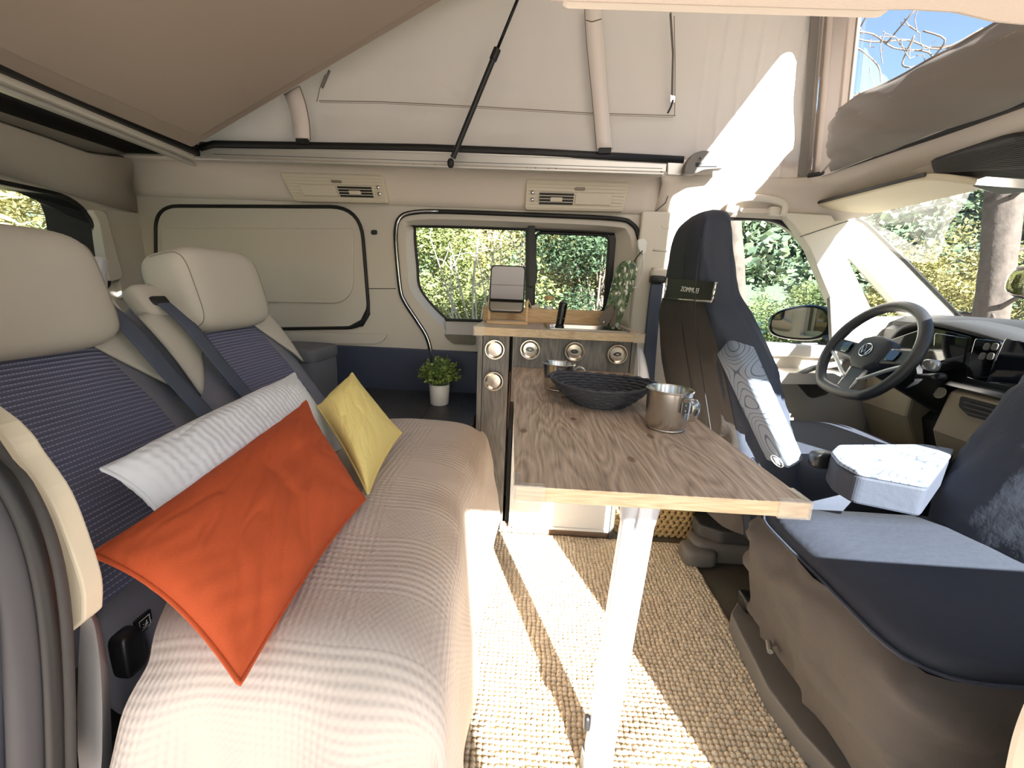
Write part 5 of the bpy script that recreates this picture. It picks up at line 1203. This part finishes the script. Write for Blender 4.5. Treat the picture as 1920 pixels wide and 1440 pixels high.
def pillow(name, label, corners, thick, M, seed=0, pinch=.10, uvs=(.45, .3), n=80, side=1, wr=1.0, seam=True):
    """corners tl, tr, br, bl"""
    tl, tr, br, bl_ = [Vector(c) for c in corners]
    nrm = (tr-tl).cross(bl_-tl).normalized()*side
    def pt(u, v, s):
        a, b = 2*u-1, 2*v-1
        # concave sides, pointed corners
        uu = .5+.5*a*(1-pinch*(1-b*b)*abs(a)**3); vv = .5+.5*b*(1-pinch*(1-a*a)*abs(b)**3)
        p = tl.lerp(tr, uu).lerp(bl_.lerp(br, uu), vv)
        f = max(0, (1-abs(a)**2.6)*(1-abs(b)**2.6))**.55
        w_ = wr*(.010*wob(a*2+seed, b*2, seed, 1.0)+.006*wob(a*5+b*2+seed, b*4, seed+3, 1.0))*f
        e_ = max(abs(a), abs(b)); w_ += wr*.004*math.sin((a-b)*26+seed)*max(0, e_-.62)*(1-e_)*6
        for ca, cb in ((-1, -1), (1, -1), (1, 1), (-1, 1)):
            dx_, dy2 = a-ca, b-cb; dd_ = math.hypot(dx_, dy2)
            w_ += wr*.0045*math.exp(-dd_/.45)*math.sin(math.atan2(dy2, dx_)*11+seed+ca)*min(1, dd_*4)*min(1, f*2)
        nz = wob(a*1.6+seed*3, b*2.4+a, seed, 1.0); w_ -= wr*.005*max(0, 1-abs(nz)*6)**2*min(1, f*1.5)
        nz = wob(a*2.6+b*1.5+seed*5, b*1.3, seed+9, 1.0); w_ -= wr*.004*max(0, 1-abs(nz)*7)**2*min(1, f*1.5)
        return p+nrm*s*(thick*.5*f+w_*(1 if s > 0 else .3))
    V1, F1, U1 = grid(lambda u, v: pt(u, v, 1), n, n, lambda u, v: (u*uvs[0], v*uvs[1])); V2, F2, U2 = grid(lambda u, v: pt(u, v, -1), n, n, lambda u, v: (u*uvs[0], v*uvs[1]))
    k = len(V1); V = V1+V2; F = F1+[tuple(i+k for i in f[::-1]) for f in F2]
    o_ = mk(name, V, F, M, smooth=True, uv=U1+U2, label=label, cat='pillow', fix=False)
    if seam:
        bd = [pt(i/n, 0, 1) for i in range(n)]+[pt(1, i/n, 1) for i in range(n)]+[pt(1-i/n, 1, 1) for i in range(n)]+[pt(0, 1-i/n, 1) for i in range(n)]
        mk('piping', *tube(bd, .0028, 6, True), M, o_, smooth=True)
    return o_
def linen(name, rgb):
    M, n, b, L, s = cloth_mat(name, rgb, 0, 0)
    t = n.nodes.new('ShaderNodeTexNoise'); t.inputs['Scale'].default_value = 900; u = n.nodes.new('ShaderNodeTexCoord'); L.new(u.outputs['Object'], t.inputs['Vector'])
    c = lin(rgb); mx = n.nodes.new('ShaderNodeMix'); mx.data_type = 'RGBA'; mx.inputs[6].default_value = tuple(v*.75 for v in c)+(1,); mx.inputs[7].default_value = tuple(min(1, v*1.2) for v in c)+(1,)
    L.new(t.outputs[0], mx.inputs[0]); L.new(mx.outputs[2], b.inputs['Base Color'])
    bp = n.nodes.new('ShaderNodeBump'); bp.inputs['Strength'].default_value = .25; bp.inputs['Distance'].default_value = .001; L.new(t.outputs[0], bp.inputs['Height']); L.new(bp.outputs[0], b.inputs['Normal'])
    return M
CRINK, n_, b_, L_, s_ = cloth_mat('white_crinkle', (226, 228, 234), 0, 0)
w2_ = n_.nodes.new('ShaderNodeTexWave'); w2_.inputs['Scale'].default_value = 26; w2_.inputs['Distortion'].default_value = 2.5; w2_.inputs['Detail'].default_value = 2; u_ = n_.nodes.new('ShaderNodeUVMap'); L_.new(u_.outputs[0], w2_.inputs['Vector'])
bpn = n_.nodes.new('ShaderNodeBump'); bpn.inputs['Strength'].default_value = .35; bpn.inputs['Distance'].default_value = .0025; L_.new(w2_.outputs[1], bpn.inputs['Height']); L_.new(bpn.outputs[0], b_.inputs['Normal'])
pillow('white_pillow', 'long white crinkled pillow against the rear backrests', [at(190, 880, X=-.545), at(552, 700, X=-.545), at(640, 840, X=-.44), at(318, 1000, X=-.44)], .13, CRINK, 2, .06)
pillow('orange_pillow', 'rust orange linen pillow lying on the cream throw', [at(172, 1040, X=-.47), at(574, 752, X=-.46), at(684, 936, Z=.497), at(450, 1282, Z=.482)], .11, linen('orange_linen', (190, 82, 40)), 5, .08, wr=1.6)
pillow('yellow_pillow', 'pale yellow cotton pillow behind the orange one', [at(596, 762, X=-.455), at(660, 700, X=-.42), at(752, 812, X=-.30), at(690, 926, Z=.496)], .11, linen('yellow_cotton', (228, 208, 132)), 9, .08)
pillow('white_cushion', 'white pillow in the luggage space behind the near headrest', [at(150, 483, X=-1.18), at(202, 486, X=-1.15), at(205, 600, X=-1.1), at(140, 600, X=-1.1)], .10, mat('white_cotton', (216, 216, 220), .9), 12, .05, seam=False)
sb = thing('storage_bag', at(575, 700, Y=1.44), 'grey felt storage bag between the far seat and the wall', 'bag')
sc_ = at(566, 664, Y=1.40)
mk('body', *rbox(sc_+Vector((-.03, .04, -.08)), .10, .10, .11, n=7, pw=6), mat('grey_felt', (96, 98, 102), .9, bump=.3, bscale=300), sb, smooth=True)
mk('lid', *rbox(sc_+Vector((-.03, .04, .0)), .104, .104, .026, n=7, pw=6), mat('grey_felt', (96, 98, 102), .9), sb, smooth=True)

# ================================================================ front seats
COVER = mat('seat_cover', (44, 49, 62), .78, bump=.25, bscale=60)
COVERG = mat('seat_cover_grey', (62, 57, 54), .75, bump=.25, bscale=50)
TOPO = mat('topo_fabric', (150, 158, 170), .8); n_, b_, L_ = nodes_of(TOPO)
tc = n_.nodes.new('ShaderNodeTexCoord'); tn = n_.nodes.new('ShaderNodeTexNoise'); tn.inputs['Scale'].default_value = 9; tn.inputs['Detail'].default_value = 0; L_.new(tc.outputs['Object'], tn.inputs['Vector'])
ct = math_n(n_, 'LESS_THAN', math_n(n_, 'FRACT', math_n(n_, 'MULTIPLY', tn.outputs[0], 16)), .16)
L_.new(ramp(n_, ct, [(0, (120, 130, 146)), (1, (70, 80, 96))]), b_.inputs['Base Color'])
SD = Vector((0, 0, 0))
def sect(cx_, cy_, z, tx, wy, n=40, p=3.2, tilt=0.0, wrk=0.0, seed=0):
    out = []
    for k in range(n):
        t = 2*math.pi*k/n; a = math.copysign(abs(math.cos(t))**(2/p), math.cos(t)); b = math.copysign(abs(math.sin(t))**(2/p), math.sin(t))
        wv = 1+wrk*wob(math.cos(t)*2.5+seed, math.sin(t)*2.5, z*7, 1)+wrk*.8*max(0, 1-5*abs(wob(math.cos(t)*3+seed, math.sin(t)*3+z*5, z*4, 1)))
        out.append(Vector((cx_+a*tx*wv, cy_+b*wy*wv, z+a*tilt)))
    return out
def seat_loft(levels, n=72, steps=9, wrk=.05, seed=0):
    """levels: (x, y, z, half thickness, half width, tilt); smooth interpolation"""
    A = [Vector((l[0], l[1], l[2])) for l in levels]; Bv = [Vector((l[3], l[4], l[5])) for l in levels]
    A = smooth_path(A, steps); Bv = smooth_path(Bv, steps)
    return loft([sect(a.x, a.y, a.z, b.x, b.y, n, 3.2, b.z, wrk, seed) for a, b in zip(A, Bv)])
dy_ = 1.30
ds = thing('car_seat', (.75, dy_, 0), 'driver seat in a black fitted cover seen from behind', 'seat')
DL = [(.69, dy_, .26, .13, .255, .02), (.665, dy_, .36, .125, .265, .02), (.63, dy_, .48, .11, .265, .02), (.58, dy_, .62, .10, .262, .02), (.535, dy_, .74, .09, .25, .02), (.505, dy_, .82, .078, .215, .02), (.488, dy_, .88, .066, .165, .02), (.478, dy_, .96, .06, .142, .02), (.472, dy_, 1.04, .055, .128, .02), (.472, dy_, 1.085, .045, .10, .015), (.472, dy_, 1.105, .02, .05, .005)]
mk('backrest_cover', *seat_loft(DL, wrk=.045, seed=3), COVER, ds, smooth=True)
VB, FB = seat_loft([(a-.003, b, c, d, e_, g) for a, b, c, d, e_, g in DL[:7]], wrk=.045, seed=3)
FB = [f for f in FB if len(f) == 4 and all(math.cos(2*math.pi*(i % 72)/72) < -.35 for i in f)]
used = sorted({i for f in FB for i in f}); mp_ = {i: k for k, i in enumerate(used)}
mk('back_panel', [VB[i] for i in used], [tuple(mp_[i] for i in f) for f in FB], COVERG, ds, smooth=True)
mk('cushion', *rbox((.94, dy_, .36), .26, .25, .10, n=9, pw=5), COVER, ds, smooth=True)
mk('seat_base', *box(.72, 1.12, dy_-.2, dy_+.2, .13, .28), DARKG, ds, bevel=.01)
for yy in (.06, .16): mk('cover_seam', *tube(smooth_path([(.42, dy_-yy, 1.02), (.417, dy_-yy-.01, .92), (.425, dy_-yy-.03, .80), (.445, dy_-yy-.05, .70), (.50, dy_-yy-.06, .5)], 5), .0014, 5), mat('cover_thread', (40, 40, 44), .8), ds, smooth=True)
# raised armrest on the driver seat
def armrest(parent, o0, o1, half, side, thick, emblem):
    """board from o0 (hinge) to o1 (free end); side = width direction, face normal computed"""
    o0, o1, side = Vector(o0), Vector(o1), Vector(side).normalized(); ax = (o1-o0); n = ax.cross(side).normalized()
    L = ax.length; ax.normalize()
    loops = []
    for k in range(15):
        t = k/14; s = L*t; e = 1-max(0, abs(2*t-1)-.86)/.14; e = max(.02, e)**.4
        ring = []
        for j in range(24):
            a = 2*math.pi*j/24; ca = math.copysign(abs(math.cos(a))**.45, math.cos(a)); sa = math.copysign(abs(math.sin(a))**.45, math.sin(a))
            ring.append(o0+ax*s+side*ca*half*e+n*sa*thick*e)
        loops.append(ring)
    return mk('armrest', *loft(loops), TOPO, parent, smooth=True), n, ax
ar, an, aax = armrest(ds, (.655, 1.005, .475), (.475, 1.015, .775), .042, (.25, -1, .1), .026, True)
if an.x > 0: an = -an
ec = Vector((.634, .985, .51))+an*.0275; es = Vector((.25, -1, .1)).normalized()
es = (es-an*es.dot(an)).normalized(); eu = aax
emb = mk('armrest_emblem', *tube([ec+es*.016*math.cos(2*math.pi*k/28)+eu*.016*math.sin(2*math.pi*k/28) for k in range(28)], .0011, 5, True), WHITEP, ar, smooth=True)
for k in (-1, 0, 1): mk('emblem_stroke', *tube([ec+es*(.005*k)+eu*.009, ec+es*(.004*k)-eu*.009], .0013, 5), WHITEP, emb) if False else mk('armrest_mark', *tube([ec+es*(.005*k)+eu*.009, ec+es*(.004*k)-eu*.009], .0013, 5), WHITEP, ar)
# tablet holder on the headrest
th_ = thing('tablet_holder', at(1298, 566, Y=1.27), 'black tablet holder with white lettering on the driver headrest', 'tablet holder')
hq = [at(1253, 521, Y=1.30), at(1344, 529, Y=1.085), at(1336, 566, Y=1.085), at(1247, 559, Y=1.30)]
hn = (hq[1]-hq[0]).cross(hq[3]-hq[0]).normalized()
if hn.y > 0: hn = -hn
mk('plate', *extr(rpoly(hq, .004), -hn*.008), mat('holder_plate', (30, 30, 29), .55), th_, bevel=.001)
for a, b in ((0, 3), (1, 2)):
    mk('side_clamp', *tube([hq[a]+hn*.002, hq[b]+hn*.002], .0032, 6), CHROME, th_, smooth=True)
mk('lower_lip', *tube([hq[3]+hn*.003, hq[2]+hn*.003], .0028, 6), CHROME, th_, smooth=True)
hx_ = (hq[1]-hq[0]).normalized(); hu_ = hn.cross(hx_).normalized(); hu_ = -hu_ if hu_.z < 0 else hu_
hc = sum(hq, Vector())/4
text('ZOMMUEI', 'lettering', .0185, WHITEP, th_, hc+hx_*.006+hn*.0006, hx_, hu_)
mk('arm', *tube([hc-hn*.008, hc-hn*.03], .012, 8), BLACKP, th_, smooth=True)
# driver's belt on the pillar
db = thing('driver_belt', at(1215, 700, Y=1.665), "driver's dark belt hanging from the guide on the pillar", 'seat belt')
mk('webbing', *tube(smooth_path(px([(1232, 532), (1228, 560), (1222, 620), (1216, 700), (1213, 760)], Y=1.655), 5), .02, 8, flat=(.0015, .024, (0, 1, 0))), NAVYF, db, smooth=True)
mk('guide', *rbox(at(1233, 524, Y=1.66), .030, .02, .016, n=5, pw=4), BLACKP, db, smooth=True)
mk('guide_cover', *rbox(at(1236, 514, Y=1.665), .032, .022, .02, n=5, pw=4), PLASTICL, db, smooth=True)

# passenger seat, swivelled to face the table
ps = thing('car_seat', (.78, .71, 0), 'passenger seat in a dark cover swivelled to face the table', 'seat')
def cushion_top(u, v):
    """u across (0 near .. 1 far), v from front edge to back"""
    return None
def pcs(x0, x1, y0, y1, z, r, wrk=0, seed=0):
    lp_ = resample(rpoly(rect(x0, x1, y0, y1, z), r, 6), 72)
    c = Vector(((x0+x1)/2, (y0+y1)/2, z))
    return [c+(p-c)*(1+wrk*wob(p.x*9+seed, p.y*9, z*6, 1)) for p in lp_]
def folds(cols, amp, seed):
    out = [smooth_path([lp_[k] for lp_ in cols], 5) for k in range(len(cols[0]))]
    res = []
    for i in range(len(out[0])):
        row = [c[i] for c in out]; cc_ = sum(row, Vector())/len(row)
        res.append([p+(p-cc_).normalized()*amp*(wob(p.x*9+seed, p.y*9, p.z*5, 1)+1.6*max(0, 1-6*abs(wob(p.x*6+p.z*4, p.y*6+seed, p.z*7, 1)))-.4) for p in row])
    return res
lv = [pcs(.56, 1.06, .47, .95, .135, .10, .03, 1), pcs(.545, 1.06, .46, .955, .20, .10, .03, 1), pcs(.535, 1.06, .465, .955, .28, .09, .03, 2), pcs(.535, 1.06, .475, .95, .345, .085, .02, 3), pcs(.55, 1.05, .49, .94, .385, .085, .01, 4)]
mk('skirt', *loft(folds(lv, .010, 3), True, False), COVERG, ps, smooth=True)
lt_ = [pcs(.55, 1.05, .49, .94, .385, .085, .01, 4), pcs(.575, 1.03, .515, .915, .408, .075, .01, 5), pcs(.64, .98, .58, .85, .418, .06), pcs(.76, .86, .69, .74, .42, .02)]
mk('cushion_top', *loft(lt_, True, True), COVER, ps, smooth=True)
mk('front_seam', *tube(lt_[0], .0035, 6, True), COVER, ps, smooth=True)
vb_, fb_ = seat_loft([(.97, .71, .36, .09, .235, .0), (1.00, .71, .45, .095, .245, .0), (1.06, .71, .58, .09, .245, .0), (1.13, .71, .72, .085, .235, .0), (1.19, .71, .85, .075, .20, .0), (1.22, .71, .92, .06, .15, .0), (1.25, .71, 1.0, .055, .135, .0), (1.265, .71, 1.06, .04, .10, .0), (1.27, .71, 1.08, .02, .05, .0)], wrk=.05, seed=9)
rm_ = Matrix.Rotation(R_(16), 3, 'Z'); pv_ = Vector((1.0, .71, 0)); vb_ = [rm_ @ (v-pv_)+pv_+Vector((.055, 0, 0)) for v in vb_]
mk('backrest', vb_, fb_, COVER, ps, smooth=True)
pa_ = [at(x, y, Z=.55) for x, y in [(1558, 846), (1572, 833), (1735, 832), (1792, 842), (1742, 908), (1610, 884), (1572, 864)]]
mk('armrest', *extr(rpoly(pa_, .012), (0, 0, -.010)), TOPO, ps, bevel=.004, seg=3)
mk('armrest_side', *extr(rpoly([p+Vector((0, 0, -.0095)) for p in pa_], .012), (0, 0, -.06)), COVER, ps, bevel=.012)
mk('drawcord', *tube(smooth_path(px([(1500, 1208), (1470, 1206), (1445, 1212)], Z=.16), 4), .003, 5), MIDG, ps)
mk('cord_toggle', *tube(px([(1441, 1203), (1444, 1222)], Z=.16), .006, 8), MIDG, ps)
mk('buckle', *rbox(at(1545, 862, Z=.52), .03, .018, .02, n=5, pw=4), BLACKP, ps, smooth=True)
# bases and rails of both front seats
sb1 = mk('swivel_pedestal', *box(.66, 1.02, .50, .92, 0, .13), DARKG, ps, bevel=.01)
sp1 = px([(1370, 1150), (1384, 1126), (1404, 1120), (1424, 1150), (1500, 1262), (1600, 1390), (1680, 1480), (1600, 1480), (1500, 1370), (1440, 1290)], Z=.06)
mk('base_trim', *extr(rpoly(sp1, .01), (0, 0, -.055)), MIDG, ps, bevel=.008)
mk('pedestal_side', *extr(px([(1425, 1110), (1436, 1100), (1612, 1310), (1606, 1336), (1590, 1330)], Z=.14), (0, 0, -.05)), mat('beige_grey_base', (150, 144, 134), .6), ps, bevel=.004)
mk('rail_end', *rbox(at(1405, 1128, Z=.085), .022, .03, .02, n=5, pw=5), BLACKP, ps, smooth=True)
mk('release_lever', *tube(smooth_path([at(1580, 1355, Z=.03), at(1600, 1385, Z=.035), at(1640, 1420, Z=.03)], 4), .009, 8), BLACKP, ps, smooth=True)
mk('rail_trim', *rbox((.72, 1.31, .045), .14, .05, .04, n=6, pw=5), MIDG, ds, smooth=True)
mk('rail_cap', *rbox((.60, 1.28, .034), .055, .045, .032, n=6, pw=4), MIDG, ds, smooth=True)
mk('upper_rail', *extr(rpoly([(.60, 1.30, .085), (.66, 1.26, .085), (1.1, 1.26, .085), (1.1, 1.36, .085), (.60, 1.36, .085)], .01), (0, 0, .045)), DARKG, ds, bevel=.008)
# near B pillar trim at the right edge
st('trim_14', *extr(rpoly(px([(1868, 1460), (1886, 1370), (1910, 1305), (1945, 1240), (2100, 1240), (2100, 1460)], Y=.37), .02), (0, -.05, 0)), PLASTICL, bevel=.012)
